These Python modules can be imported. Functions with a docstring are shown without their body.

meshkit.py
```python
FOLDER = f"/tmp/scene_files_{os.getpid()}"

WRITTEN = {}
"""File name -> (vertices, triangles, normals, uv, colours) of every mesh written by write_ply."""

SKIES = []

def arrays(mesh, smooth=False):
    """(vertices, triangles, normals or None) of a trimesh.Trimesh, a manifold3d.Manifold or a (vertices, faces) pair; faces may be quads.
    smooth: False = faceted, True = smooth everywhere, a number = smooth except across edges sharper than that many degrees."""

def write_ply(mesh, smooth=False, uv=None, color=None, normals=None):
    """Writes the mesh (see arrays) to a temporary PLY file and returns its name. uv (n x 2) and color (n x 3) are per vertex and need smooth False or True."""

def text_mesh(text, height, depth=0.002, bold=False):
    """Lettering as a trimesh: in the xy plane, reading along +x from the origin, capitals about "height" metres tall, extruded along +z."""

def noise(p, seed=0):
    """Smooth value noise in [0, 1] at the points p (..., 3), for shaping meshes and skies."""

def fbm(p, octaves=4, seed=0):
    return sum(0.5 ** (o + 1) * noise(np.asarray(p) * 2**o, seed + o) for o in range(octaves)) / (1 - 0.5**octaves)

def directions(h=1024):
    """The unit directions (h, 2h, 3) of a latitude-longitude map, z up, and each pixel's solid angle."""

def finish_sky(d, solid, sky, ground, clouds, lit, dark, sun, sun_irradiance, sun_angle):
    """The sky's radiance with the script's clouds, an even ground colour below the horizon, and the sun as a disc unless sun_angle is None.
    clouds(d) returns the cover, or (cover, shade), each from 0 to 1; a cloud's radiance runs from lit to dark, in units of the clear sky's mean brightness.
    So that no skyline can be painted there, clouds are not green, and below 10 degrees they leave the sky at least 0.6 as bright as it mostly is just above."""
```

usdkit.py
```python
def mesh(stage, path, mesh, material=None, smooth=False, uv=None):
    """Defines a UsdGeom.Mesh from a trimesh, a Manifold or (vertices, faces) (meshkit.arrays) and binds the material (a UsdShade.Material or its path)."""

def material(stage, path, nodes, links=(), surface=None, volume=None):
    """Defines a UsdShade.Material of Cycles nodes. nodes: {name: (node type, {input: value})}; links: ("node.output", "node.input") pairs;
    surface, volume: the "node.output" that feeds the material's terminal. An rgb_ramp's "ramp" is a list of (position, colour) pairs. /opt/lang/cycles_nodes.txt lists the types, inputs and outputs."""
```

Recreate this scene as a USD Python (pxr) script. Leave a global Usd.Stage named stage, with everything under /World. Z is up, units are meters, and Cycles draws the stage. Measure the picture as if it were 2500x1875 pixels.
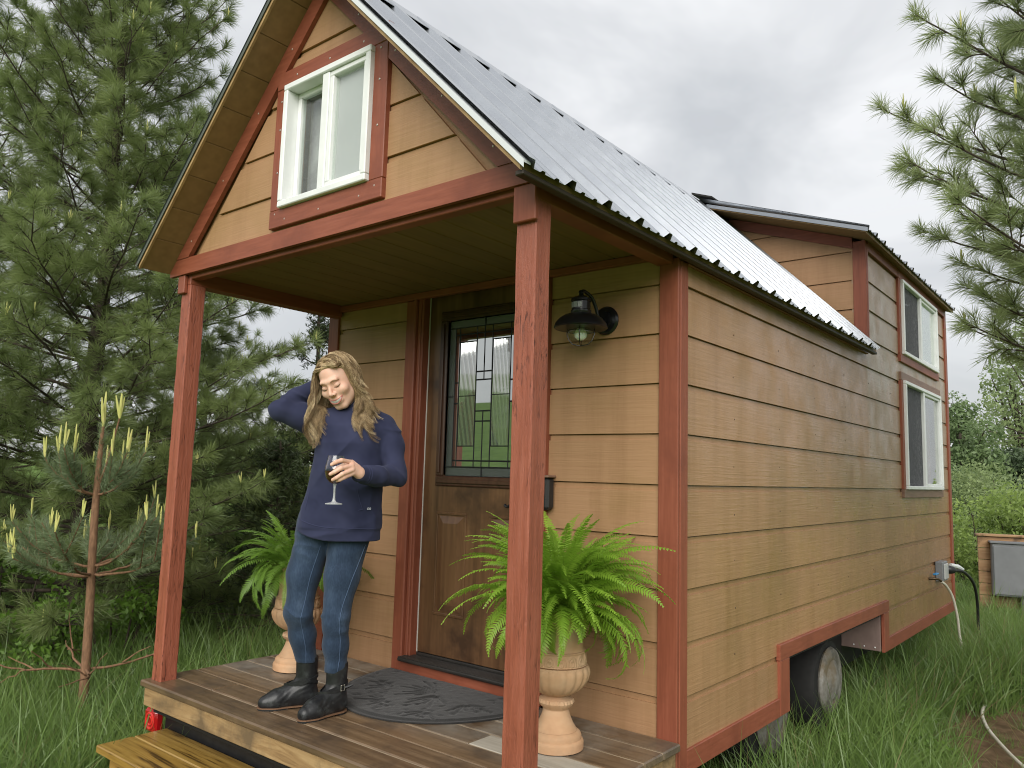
import math, random
import numpy as np, trimesh, usdkit, meshkit
from scipy import sparse
from scipy.spatial import ConvexHull
from shapely.geometry import Polygon, box as sbox
from pxr import Usd, UsdGeom, UsdLux, UsdShade, Gf, Sdf, Vt

stage = Usd.Stage.CreateInMemory()
UsdGeom.Xform.Define(stage, '/World')
UsdGeom.Scope.Define(stage, '/World/Looks')
T = Sdf.ValueTypeNames
rng = np.random.default_rng(7)

# ---------------------------------------------------------------- camera, sky, sun, exposure
CAM = np.array([1.5661, -3.0778, 1.0810]); YAW, PITCH, ROLL = 0.6819, 0.1151, 0.0288
f_ = np.array([-math.sin(YAW) * math.cos(PITCH), math.cos(YAW) * math.cos(PITCH), math.sin(PITCH)])
r0 = np.cross(f_, [0, 0, 1]); r0 /= np.linalg.norm(r0); u0 = np.cross(r0, f_)
r_ = math.cos(ROLL) * r0 + math.sin(ROLL) * u0; u_ = -math.sin(ROLL) * r0 + math.cos(ROLL) * u0
cam = UsdGeom.Camera.Define(stage, '/World/camera')
cam.CreateHorizontalApertureAttr(36.0); cam.CreateVerticalApertureAttr(27.0)
cam.CreateFocalLengthAttr(36.0 * 1906.66 / 2500)
cam.CreateClippingRangeAttr(Gf.Vec2f(0.05, 2000))
cam.CreateExposureAttr(EXPOSURE := 1.18)
cam.AddTransformOp().Set(Gf.Matrix4d(*r_, 0, *u_, 0, *(-f_), 0, *CAM, 1))

SUN_EL, SUN_AZ = math.radians(33), math.radians(150)      # azimuth: atan2(x, y) of the direction towards the sun
sd = np.array([math.sin(SUN_AZ) * math.cos(SUN_EL), math.cos(SUN_AZ) * math.cos(SUN_EL), math.sin(SUN_EL)])
sun = UsdLux.DistantLight.Define(stage, '/World/sun')
sun.CreateIntensityAttr(0.4); sun.CreateAngleAttr(50.0); sun.CreateColorAttr(Gf.Vec3f(1.0, 0.97, 0.92)); sun.CreateNormalizeAttr(True)
zz = sd; xx = np.cross([0, 0, 1.0], zz); xx /= np.linalg.norm(xx); yy = np.cross(zz, xx)
sun.AddTransformOp().Set(Gf.Matrix4d(*xx, 0, *yy, 0, *zz, 0, 0, 0, 50, 1))

SKY = usdkit.material(stage, '/World/Looks/overcast_sky', {
    'tc': ('texture_coordinate', {}),
    'sky': ('sky_texture', {'sky_type': 'single_scattering', 'sun_disc': False, 'sun_elevation': SUN_EL, 'sun_rotation': SUN_AZ, 'aerosol_density': 2.0}),
    'map': ('mapping', {'mapping_type': 'point', 'scale': (1.0, 1.0, 2.2)}),
    'n1': ('noise_texture', {'scale': 2.1, 'detail': 5.0, 'roughness': 0.52, 'distortion': 0.5}),
    'sep': ('separate_xyz', {}),
    'grad': ('map_range', {'from_min': -0.02, 'from_max': 1.0, 'to_min': 1.0, 'to_max': 1.6, 'clamp': True}),
    'ramp': ('rgb_ramp', {'ramp': [(0.34, (2.20, 2.26, 2.33)), (0.47, (2.68, 2.72, 2.77)), (0.60, (3.35, 3.37, 3.39))]}),
    'mul': ('mix_color', {'blend_type': 'multiply', 'fac': 1.0, 'use_clamp': False}),
    'mix': ('mix_color', {'blend_type': 'mix', 'fac': 0.94, 'use_clamp': False}),
    'bg': ('background_shader', {'strength': 0.1}),
}, [('tc.generated', 'map.vector'), ('map.vector', 'n1.vector'), ('tc.generated', 'sep.vector'), ('sep.z', 'grad.value'), ('n1.fac', 'ramp.fac'),
    ('ramp.color', 'mul.a'), ('grad.result', 'mul.b'), ('sky.color', 'mix.a'), ('mul.result', 'mix.b'), ('mix.result', 'bg.color')], surface='bg.background')
dome = UsdLux.DomeLight.Define(stage, '/World/sky')
UsdShade.MaterialBindingAPI.Apply(dome.GetPrim()).Bind(SKY)
dome.GetPrim().SetCustomDataByKey('kind', 'structure')
dome.GetPrim().SetCustomDataByKey('label', 'pale grey overcast sky'); dome.GetPrim().SetCustomDataByKey('category', 'sky')

# ---------------------------------------------------------------- helpers
used = {}
def numbered(parent, name):
    k = (parent, name); n = used.get(k, -1) + 1; used[k] = n
    return f'{parent}/{name}' if n == 0 else f'{parent}/{name}_{n:03d}'
def tag(o, label=None, cat=None, group=None, kind=None):
    p = o.GetPrim() if hasattr(o, 'GetPrim') else o
    for k, v in (('label', label), ('category', cat), ('group', group), ('kind', kind)):
        if v: p.SetCustomDataByKey(k, v)
    return o
def path_of(parent):
    return '/World' if parent is None else str(parent.GetPath())
def thing(name, label, cat, loc=(0, 0, 0), rotz=0, group=None, kind=None, parent=None):
    x = UsdGeom.Xform.Define(stage, numbered(path_of(parent), name))
    if any(loc) or rotz:
        x.AddTranslateOp().Set(Gf.Vec3d(*map(float, loc))); x.AddRotateZOp().Set(float(rotz))
    return tag(x, label, cat, group, kind)
def obj(name, mesh, mat, parent=None, label=None, cat=None, group=None, kind=None, smooth=False):
    if isinstance(mesh, list): mesh = trimesh.util.concatenate([m for m in mesh])
    m = usdkit.mesh(stage, numbered(path_of(parent), name), mesh, mat, smooth)
    return tag(m, label, cat, group, kind)
def copy_tree(o, loc, rotz, label=None, group=None, scale=None):
    p = o.GetPrim(); was = p.GetCustomData()
    base = p.GetName()
    r = UsdGeom.Xform.Define(stage, numbered('/World', base))
    r.GetPrim().GetReferences().AddInternalReference(p.GetPath()); r.GetPrim().SetInstanceable(True)
    r.ClearXformOpOrder(); r.AddTranslateOp(opSuffix='c').Set(Gf.Vec3d(*map(float, loc))); r.AddRotateZOp(opSuffix='c').Set(float(rotz))
    if scale: r.AddScaleOp(opSuffix='c').Set(Gf.Vec3f(*scale))
    return tag(r, label or was['label'], was['category'], group or was.get('group'))
def hull(pts):
    pts = np.asarray(pts, float); h = ConvexHull(pts)
    f = h.simplices.copy(); n = h.equations[:, :3]
    c = np.cross(pts[f[:, 1]] - pts[f[:, 0]], pts[f[:, 2]] - pts[f[:, 0]])
    flip = (c * n).sum(1) < 0; f[flip] = f[flip][:, ::-1]
    return trimesh.Trimesh(pts, f, process=False)
def cb(x0, x1, y0, y1, z0, z1, b=0.003):
    """a box with chamfered edges"""
    x0, x1 = sorted((x0, x1)); y0, y1 = sorted((y0, y1)); z0, z1 = sorted((z0, z1))
    b = min(b, (x1 - x0) / 3, (y1 - y0) / 3, (z1 - z0) / 3)
    P = []
    for i, X in enumerate((x0, x1)):
        for j, Y in enumerate((y0, y1)):
            for k, Z in enumerate((z0, z1)):
                dx, dy, dz = (b, -b)[i], (b, -b)[j], (b, -b)[k]
                P += [(X, Y + dy, Z + dz), (X + dx, Y, Z + dz), (X + dx, Y + dy, Z)]
    return hull(P)
def quadbar(a, b, right, up, w, h, bev=0.003):
    """a chamfered bar from a to b with cross axes right, up and size w, h (centred)"""
    a, b = np.array(a, float), np.array(b, float); L = np.linalg.norm(b - a); d = (b - a) / L
    m = cb(-w / 2, w / 2, 0, L, -h / 2, h / 2, bev)
    r = np.array(right, float); r -= d * (r @ d); r /= np.linalg.norm(r); u = np.cross(r, d)
    M = np.eye(4); M[:3, 0], M[:3, 1], M[:3, 2], M[:3, 3] = r, d, u, a
    m.apply_transform(M); return m
def ext(poly, plane, d0, d1):
    """extrude a shapely polygon drawn in (u, z): plane 'x' -> u is y, depth is x; plane 'y' -> u is x, depth is y"""
    out = []
    for g in getattr(poly, 'geoms', [poly]):
        if g.is_empty or g.geom_type != 'Polygon' or g.area < 1e-6: continue
        m = trimesh.creation.extrude_polygon(g, abs(d1 - d0), engine='earcut')
        v = m.vertices.copy(); lo = min(d0, d1)
        if plane == 'x': m.vertices = np.c_[v[:, 2] + lo, v[:, 0], v[:, 1]]
        else: m.vertices = np.c_[v[:, 0], v[:, 2] + lo, v[:, 1]]; m.faces = m.faces[:, ::-1]
        out.append(m)
    return trimesh.util.concatenate(out) if out else None
def tube(pts, rad, n=8, caps=True):
    pts = np.asarray(pts, float); k = len(pts); rad = np.broadcast_to(np.asarray(rad, float), (k,))
    t = np.gradient(pts, axis=0); t /= np.linalg.norm(t, axis=1, keepdims=True) + 1e-12
    ref = np.array([0, 0, 1.0]) if abs(t[0, 2]) < .9 else np.array([1.0, 0, 0])
    V = []; a = np.cross(t[0], ref); a /= np.linalg.norm(a)
    ang = np.arange(n) * 2 * np.pi / n
    for i in range(k):
        a = a - t[i] * (a @ t[i]); a /= np.linalg.norm(a) + 1e-12; b = np.cross(t[i], a)
        V.append(pts[i] + rad[i] * (np.cos(ang)[:, None] * a + np.sin(ang)[:, None] * b))
    V = np.concatenate(V); F = []
    for i in range(k - 1):
        for j in range(n):
            p, q = i * n + j, i * n + (j + 1) % n
            F += [(p, q, q + n), (p, q + n, p + n)]
    if caps:
        V = np.vstack([V, pts[0], pts[-1]]); c0, c1 = k * n, k * n + 1
        for j in range(n):
            F += [(c0, (j + 1) % n, j), (c1, (k - 1) * n + j, (k - 1) * n + (j + 1) % n)]
    return trimesh.Trimesh(V, F, process=False)
def lathe(prof, n=48, flute=None):
    """prof: (radius, z) from bottom to top"""
    prof = np.asarray(prof, float); ang = np.arange(n) * 2 * np.pi / n
    R = prof[:, 0][:, None] * np.ones(n)
    if flute is not None: R = R + flute(prof[:, 1][:, None], ang[None, :])
    V = np.stack([R * np.cos(ang), R * np.sin(ang), prof[:, 1][:, None] + 0 * R], -1).reshape(-1, 3)
    k = len(prof); i, j = np.meshgrid(np.arange(k - 1), np.arange(n), indexing='ij'); p = i * n + j; q = i * n + (j + 1) % n
    F = np.concatenate([np.stack([p, q, q + n], -1).reshape(-1, 3), np.stack([p, q + n, p + n], -1).reshape(-1, 3)])
    V = np.vstack([V, [0, 0, prof[0, 1]], [0, 0, prof[-1, 1]]])
    F = np.vstack([F, [(k * n, (j + 1) % n, j) for j in range(n)], [(k * n + 1, (k - 1) * n + j, (k - 1) * n + (j + 1) % n) for j in range(n)]])
    return trimesh.Trimesh(V, F, process=False)
def moved(m, t):
    m = m.copy(); m.apply_translation(t); return m
def spline(P, n):
    """Catmull-Rom through the points"""
    P = np.asarray(P, float); Q = np.vstack([2 * P[0] - P[1], P, 2 * P[-1] - P[-2]])
    t = np.linspace(0, len(P) - 1 - 1e-9, n); i = t.astype(int); s = (t - i)[:, None]
    a, b, c, d = Q[i], Q[i + 1], Q[i + 2], Q[i + 3]
    return .5 * (2 * b + (c - a) * s + (2 * a - 5 * b + 4 * c - d) * s**2 + (3 * b - a - 3 * c + d) * s**3)

# ---------------------------------------------------------------- materials
def mat(name, nodes, links, surface='p.BSDF', volume=None):
    return usdkit.material(stage, '/World/Looks/' + name, nodes, links, surface=surface, volume=volume)
def surf(name, ramp, scale=(8, 8, 8), noise=1.0, detail=6.0, rough=0.6, bump=0.3, bdist=0.004, spec=0.4, extra=None, random_amount=0.12, blotch=None, blotch_scale=1.5,
         blotch_at=(0.5, 0.66), coords='geo', rough_var=0.0, distortion=0.0, sheen=0.0, fine=None):
    """a grained or mottled surface: ramp of colours over stretched noise, blotches of a second colour, tone varied per object"""
    n = {'g': ('geometry', {}) if coords == 'geo' else ('texture_coordinate', {}), 'map': ('mapping', {'mapping_type': 'point', 'scale': scale}), 'n1': ('noise_texture', {'scale': noise, 'detail': detail, 'roughness': 0.6, 'distortion': distortion}),
         'r1': ('rgb_ramp', {'ramp': ramp}), 'oi': ('object_info', {}), 'mr': ('map_range', {'from_min': 0.0, 'from_max': 1.0, 'to_min': 1 - random_amount, 'to_max': 1 + random_amount}),
         'mul': ('mix_color', {'blend_type': 'multiply', 'fac': 1.0, 'use_clamp': False}), 'p': ('principled_bsdf', {'roughness': rough, 'specular_ior_level': spec, 'sheen_weight': sheen}),
         'bump': ('bump', {'strength': bump, 'distance': bdist})}
    src = 'g.position' if coords == 'geo' else 'g.object'
    l = [(src, 'map.vector'), ('map.vector', 'n1.vector'), ('n1.fac', 'r1.fac'), ('oi.random', 'mr.value'), ('mr.result', 'mul.b'), ('n1.fac', 'bump.height'), ('bump.normal', 'p.normal')]
    last = 'r1.color'
    if blotch is not None:
        n['n2'] = ('noise_texture', {'scale': blotch_scale, 'detail': 5.0, 'roughness': 0.62}); n['r2'] = ('rgb_ramp', {'ramp': [(blotch_at[0], (0, 0, 0)), (blotch_at[1], (1, 1, 1))]})
        n['bw'] = ('rgb_to_bw', {}); n['mx'] = ('mix_color', {'blend_type': 'mix', 'b': blotch})
        l += [(src, 'n2.vector'), ('n2.fac', 'r2.fac'), ('r2.color', 'bw.color'), ('bw.val', 'mx.fac'), (last, 'mx.a')]; last = 'mx.result'
    if rough_var:
        n['n3'] = ('noise_texture', {'scale': 5.0, 'detail': 3.0}); n['mr3'] = ('map_range', {'from_min': 0.3, 'from_max': 0.7, 'to_min': rough - rough_var, 'to_max': rough + rough_var, 'clamp': True})
        l += [(src, 'n3.vector'), ('n3.fac', 'mr3.value'), ('mr3.result', 'p.roughness')]
    l += [(last, 'mul.a'), ('mul.result', 'p.base_color')]
    if extra: last = extra(n, l, src)
    return mat(name, n, l)
def plain(name, color, rough=0.5, **kw):
    return mat(name, {'p': ('principled_bsdf', {'base_color': color, 'roughness': rough, **kw})}, [])

def siding_extra(weather):
    def f(n, l, src):
        # vertical drip streaks and, where no eave keeps the rain off, bleached grey wood
        n['ms'] = ('mapping', {'mapping_type': 'point', 'scale': (9, 9, 0.7)}); n['ns'] = ('noise_texture', {'scale': 1.0, 'detail': 6.0, 'roughness': 0.7})
        n['rs'] = ('rgb_ramp', {'ramp': [(0.45, (1, 1, 1)), (0.72, (0.80, 0.77, 0.72))]}); n['m2'] = ('mix_color', {'blend_type': 'multiply', 'fac': 0.8, 'use_clamp': False})
        l[:] = [x for x in l if x[1] != 'p.base_color']
        l += [(src, 'ms.vector'), ('ms.vector', 'ns.vector'), ('ns.fac', 'rs.fac'), ('mul.result', 'm2.a'), ('rs.color', 'm2.b')]
        last = 'm2.result'
        if weather:
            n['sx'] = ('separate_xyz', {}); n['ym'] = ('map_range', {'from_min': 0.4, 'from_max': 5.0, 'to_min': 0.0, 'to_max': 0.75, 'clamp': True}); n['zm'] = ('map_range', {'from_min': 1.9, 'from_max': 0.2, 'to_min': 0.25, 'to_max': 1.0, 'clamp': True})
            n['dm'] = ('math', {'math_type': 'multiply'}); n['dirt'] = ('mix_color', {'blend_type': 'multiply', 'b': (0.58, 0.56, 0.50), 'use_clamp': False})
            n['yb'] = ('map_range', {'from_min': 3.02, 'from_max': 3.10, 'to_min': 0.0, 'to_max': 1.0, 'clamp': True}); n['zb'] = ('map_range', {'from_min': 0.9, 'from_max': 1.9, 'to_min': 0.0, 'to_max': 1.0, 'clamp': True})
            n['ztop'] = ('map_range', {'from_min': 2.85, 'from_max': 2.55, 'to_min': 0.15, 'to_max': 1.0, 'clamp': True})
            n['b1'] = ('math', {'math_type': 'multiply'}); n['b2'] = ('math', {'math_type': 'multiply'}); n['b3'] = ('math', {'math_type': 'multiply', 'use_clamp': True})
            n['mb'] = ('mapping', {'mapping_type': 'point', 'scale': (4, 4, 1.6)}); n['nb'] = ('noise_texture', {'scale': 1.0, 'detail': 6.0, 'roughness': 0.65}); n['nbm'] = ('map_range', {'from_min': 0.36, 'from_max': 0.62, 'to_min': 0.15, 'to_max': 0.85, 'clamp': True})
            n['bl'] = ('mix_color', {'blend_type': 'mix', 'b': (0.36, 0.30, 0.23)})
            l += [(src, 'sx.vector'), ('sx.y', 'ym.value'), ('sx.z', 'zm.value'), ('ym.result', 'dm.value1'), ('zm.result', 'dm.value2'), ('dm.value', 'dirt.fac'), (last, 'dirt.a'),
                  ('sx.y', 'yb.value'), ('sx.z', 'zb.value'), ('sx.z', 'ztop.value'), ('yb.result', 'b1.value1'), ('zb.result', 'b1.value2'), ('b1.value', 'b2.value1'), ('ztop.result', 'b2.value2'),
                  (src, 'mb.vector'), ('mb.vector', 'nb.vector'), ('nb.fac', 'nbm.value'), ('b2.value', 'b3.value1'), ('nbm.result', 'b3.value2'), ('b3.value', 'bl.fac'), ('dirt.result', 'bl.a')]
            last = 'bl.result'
        l += [(last, 'p.base_color')]
    return f
TAN = [(0.2, (0.345, 0.191, 0.098)), (0.5, (0.374, 0.212, 0.110)), (0.8, (0.400, 0.232, 0.122))]
M_side = surf('tan_stained_siding', TAN, (3, 3, 90), rough=0.55, bump=0.45, bdist=0.004, extra=siding_extra(False), random_amount=0.05, blotch=(0.30, 0.18, 0.075), blotch_scale=2.2, blotch_at=(0.5, 0.85))
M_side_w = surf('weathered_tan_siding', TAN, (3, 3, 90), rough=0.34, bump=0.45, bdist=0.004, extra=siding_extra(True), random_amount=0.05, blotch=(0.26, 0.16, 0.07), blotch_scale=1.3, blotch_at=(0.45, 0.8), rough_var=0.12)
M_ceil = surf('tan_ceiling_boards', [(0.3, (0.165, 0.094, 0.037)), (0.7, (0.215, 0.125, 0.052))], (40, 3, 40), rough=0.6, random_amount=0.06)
RED = [(0.25, (0.190, 0.052, 0.027)), (0.5, (0.240, 0.068, 0.036)), (0.75, (0.280, 0.085, 0.047))]
M_red_h = surf('red_stained_trim', RED, (5, 5, 60), rough=0.5, bump=0.3, bdist=0.003, random_amount=0.07, blotch=(0.19, 0.052, 0.028), blotch_scale=3.0)
M_red_v = surf('red_stained_upright', RED, (60, 60, 4), rough=0.5, bump=0.3, bdist=0.003, random_amount=0.06, blotch=(0.19, 0.052, 0.028), blotch_scale=3.0)
def crack_extra(n, l, src):
    n['mc'] = ('mapping', {'mapping_type': 'point', 'scale': (70, 70, 11)}); n['vc'] = ('noise_texture', {'scale': 1.0, 'detail': 7.0, 'roughness': 0.75, 'distortion': 1.2}); n['rc'] = ('rgb_ramp', {'ramp': [(0.36, (0.22, 0.18, 0.18)), (0.46, (1, 1, 1))]})
    n['nk'] = ('noise_texture', {'scale': 2.6, 'detail': 3.0}); n['rk'] = ('map_range', {'from_min': 0.42, 'from_max': 0.62, 'to_min': 0.0, 'to_max': 1.0, 'clamp': True}); n['mc2'] = ('mix_color', {'blend_type': 'multiply', 'use_clamp': False})
    n['bw2'] = ('rgb_to_bw', {}); n['bump2'] = ('bump', {'strength': 0.8, 'distance': 0.006})
    l[:] = [x for x in l if x[1] not in ('p.base_color', 'p.normal')]
    l += [(src, 'mc.vector'), ('mc.vector', 'vc.vector'), ('vc.fac', 'rc.fac'), (src, 'nk.vector'), ('nk.fac', 'rk.value'), ('rk.result', 'mc2.fac'), ('mul.result', 'mc2.a'), ('rc.color', 'mc2.b'), ('mc2.result', 'p.base_color'),
          ('vc.fac', 'bump2.height'), ('bump.normal', 'bump2.normal'), ('bump2.normal', 'p.normal')]
M_post = surf('cracked_red_post', [(0.25, (0.22, 0.058, 0.031)), (0.5, (0.295, 0.085, 0.048)), (0.75, (0.35, 0.112, 0.068))], (45, 45, 3), rough=0.45, bump=0.6, bdist=0.005, random_amount=0.04, extra=crack_extra)
M_dark = plain('dark_underside', (0.012, 0.011, 0.010), 0.8)
M_black = surf('black_painted_steel', [(0.3, (0.012, 0.012, 0.013)), (0.7, (0.022, 0.021, 0.021))], (20, 20, 20), rough=0.45, bump=0.1)
M_gloss_black = plain('black_lamp_enamel', (0.008, 0.008, 0.009), 0.25)
def metal_extra(n, l, src):
    l += []
M_roof = mat('galvalume_roof', {'g': ('geometry', {}), 'map': ('mapping', {'mapping_type': 'point', 'scale': (3, 40, 3)}), 'n': ('noise_texture', {'scale': 1.0, 'detail': 4.0}), 'r': ('rgb_ramp', {'ramp': [(0.3, (0.325, 0.345, 0.375)), (0.7, (0.36, 0.38, 0.405))]}),
    'n2': ('noise_texture', {'scale': 7.0, 'detail': 5.0}), 'mr': ('map_range', {'from_min': 0.3, 'from_max': 0.7, 'to_min': 0.27, 'to_max': 0.34, 'clamp': True}),
    'p': ('principled_bsdf', {'metallic': 0.85, 'roughness': 0.35})}, [('g.position', 'map.vector'), ('map.vector', 'n.vector'), ('n.fac', 'r.fac'), ('r.color', 'p.base_color'), ('g.position', 'n2.vector'), ('n2.fac', 'mr.value'), ('mr.result', 'p.roughness')])
M_white = surf('white_vinyl', [(0.3, (0.70, 0.71, 0.70)), (0.7, (0.80, 0.81, 0.80))], (6, 6, 6), rough=0.35, bump=0.05, random_amount=0.02)
def thin_glass(name, tint, f0, rough=.01):
    return mat(name, {'l': ('layer_weight', {'blend': .5}), 'pw': ('math', {'math_type': 'power', 'value2': 4.0}), 'mr': ('map_range', {'from_min': 0.0, 'from_max': 1.0, 'to_min': f0, 'to_max': 1.0, 'clamp': True}), 't': ('transparent_bsdf', {'color': tint}), 'gl': ('glossy_bsdf', {'color': (1, 1, 1), 'roughness': rough}), 'm': ('mix_closure', {})},
        [('l.facing', 'pw.value1'), ('pw.value', 'mr.value'), ('mr.result', 'm.fac'), ('t.BSDF', 'm.closure1'), ('gl.BSDF', 'm.closure2')], surface='m.closure')
M_glass = thin_glass('window_glass', (0.90, 0.93, 0.91), .06)
M_rawwood = surf('raw_pine_edge', [(0.3, (0.22, 0.13, 0.055)), (0.7, (0.42, 0.28, 0.13))], (10, 10, 10), rough=0.7)
M_screen = mat('insect_screen', {'t': ('transparent_bsdf', {'color': (1, 1, 1)}), 'd': ('diffuse_bsdf', {'color': (0.10, 0.10, 0.105)}), 'g': ('geometry', {}), 'n': ('noise_texture', {'scale': 30.0, 'detail': 5.0}),
    'mr': ('map_range', {'from_min': 0.35, 'from_max': 0.65, 'to_min': 0.45, 'to_max': 0.75, 'clamp': True}), 'm': ('mix_closure', {})}, [('g.position', 'n.vector'), ('n.fac', 'mr.value'), ('mr.result', 'm.fac'), ('t.BSDF', 'm.closure1'), ('d.BSDF', 'm.closure2')], surface='m.closure')
# ================================================================ the tiny house
W, L, D, PS, GZ = 2.45, 6.07, 1.0145, 0.088, -0.62
RX, RZ = -1.24, 3.352                        # roof ridge (underside)
house = thing('tiny_house', 'tan sided tiny house on wheels with red trim, covered porch and ribbed metal roof', 'tiny house')
DZ, Z0 = 0.2245, 0.152
LV = [Z0 + DZ * k for k in range(-1, 18)]
def boards(wall, poly, plane, face, out, mat_, name='siding_board'):
    """lap boards on a wall polygon (u, z); face = depth of the board face, out = +1/-1 outward along the axis; each board is its own mesh"""
    u0, v0, u1, v1 = poly.bounds
    for z in LV:
        j = rng.uniform(-.0012, .0012)
        lo = poly.intersection(sbox(u0 - 1, z + .006, u1 + 1, z + DZ - .024)); hi = poly.intersection(sbox(u0 - 1, z + DZ - .024, u1 + 1, z + DZ + .001))
        for g in getattr(lo, 'geoms', [lo]):
            if g.is_empty or g.geom_type != 'Polygon' or g.area < 2e-4: continue
            parts = [ext(g, plane, face + j * out, face - .018 * out)]
            b = g.bounds
            h = hi.intersection(sbox(b[0] - .3, -9, b[2] + .3, 99))
            for hh in getattr(h, 'geoms', [h]):
                if not hh.is_empty and hh.geom_type == 'Polygon' and hh.area > 1e-5 and hh.bounds[0] < b[2] and hh.bounds[2] > b[0]:
                    parts.append(ext(hh, plane, face - .011 * out + j * out, face - .0182 * out))
            # a sloping top lip that catches the light
            obj(name, [p for p in parts if p is not None], mat_, wall)

# --- front wall (recessed in the porch)
DX0, DX1, DTOP = -1.640, -0.700, 2.10       # opening inside the door trim
fw = sbox(-W + .02, -.05, -.02, 2.15).difference(sbox(DX0, -.06, DX1, DTOP))
front = obj('front_wall', ext(fw, 'y', .032, .11), M_side, house)
boards(front, sbox(-W + .09, -.02, -1.735, 2.11), 'y', .013, -1, M_side)
boards(front, sbox(-.6995, -.02, -.09, 2.11), 'y', .013, -1, M_side)
# --- right side wall with wheel arch and two windows
WIN_LO, WIN_HI = (4.09, 5.545, 1.05, 1.965), (4.09, 5.50, 2.19, 2.84)
A0, A1 = 1.315, 3.292
sw = Polygon([(.06, -.14), (A0, -.14), (A0, .13), (A1, .13), (A1, -.14), (L - .02, -.14), (L - .02, 2.90), (3.06, 2.90), (3.06, 2.10), (.06, 2.10)])
swh = sw
for a, b, c, d in (WIN_LO, WIN_HI): swh = swh.difference(sbox(a + .03, c + .03, b - .03, d - .03))
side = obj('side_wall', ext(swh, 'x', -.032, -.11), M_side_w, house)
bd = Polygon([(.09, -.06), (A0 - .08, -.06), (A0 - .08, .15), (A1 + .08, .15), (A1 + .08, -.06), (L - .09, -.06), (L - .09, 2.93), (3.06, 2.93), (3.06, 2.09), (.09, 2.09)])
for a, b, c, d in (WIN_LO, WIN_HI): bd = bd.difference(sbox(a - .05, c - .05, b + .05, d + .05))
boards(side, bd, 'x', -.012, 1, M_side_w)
M_nail = plain('rusty_nail_head', (.07, .045, .03), .6)
for yy_ in (.62, 1.24, 1.86, 2.48, 3.10, 3.72):
    for z_ in LV[2 if yy_ > 1.2 and yy_ < 3.4 else 1:9]: obj('nail_head', trimesh.creation.icosphere(1, .0042).apply_scale((.35, 1, 1)).apply_translation((-.0115, yy_ + rng.normal(0, .006), z_ + .10 + rng.normal(0, .008))), M_nail, side)
# left and rear walls
left = obj('left_wall', cb(-W + .03, -W + .11, .02, L - .02, -.14, 2.1), M_side, house)
boards(left, sbox(.09, -.06, L - .09, 2.05), 'x', -W + .012, -1, M_side)
rear = obj('rear_wall', ext(Polygon([(-W + .02, -.14), (-.02, -.14), (-.02, 2.88), (RX, 3.33), (-W + .02, 2.12)]), 'y', L - .1, L - .03), M_side, house)
boards(rear, Polygon([(-W + .09, -.06), (-.09, -.06), (-.09, 2.86), (RX, 3.28), (-W + .09, 2.1)]), 'y', L - .012, 1, M_side)
obj('floor_panel', cb(-W + .05, -.335, .05, L - .05, -.13, -.07), M_dark, house)

# --- corner trims
def trim(x0, x1, y0, y1, z0, z1, m=M_red_v, name='corner_trim', parent=house, b=.003): return obj(name, cb(x0, x1, y0, y1, z0, z1, b), m, parent)
trim(-.0947, 0, -.002, .018, -.20, 2.06); trim(-.020, .003, .0185, .089, -.15, 2.05)
trim(-W, -W + .0947, -.002, .018, -.16, 2.06); trim(-W - .003, -W + .02, .0185, .089, -.16, 2.05)
trim(-.02, .003, L - .089, L, -.15, 2.93); trim(-.0947, -.0205, L - .018, L + .002, -.15, 2.90)
trim(-W - .003, -W + .02, L - .089, L, -.15, 2.1)
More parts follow.
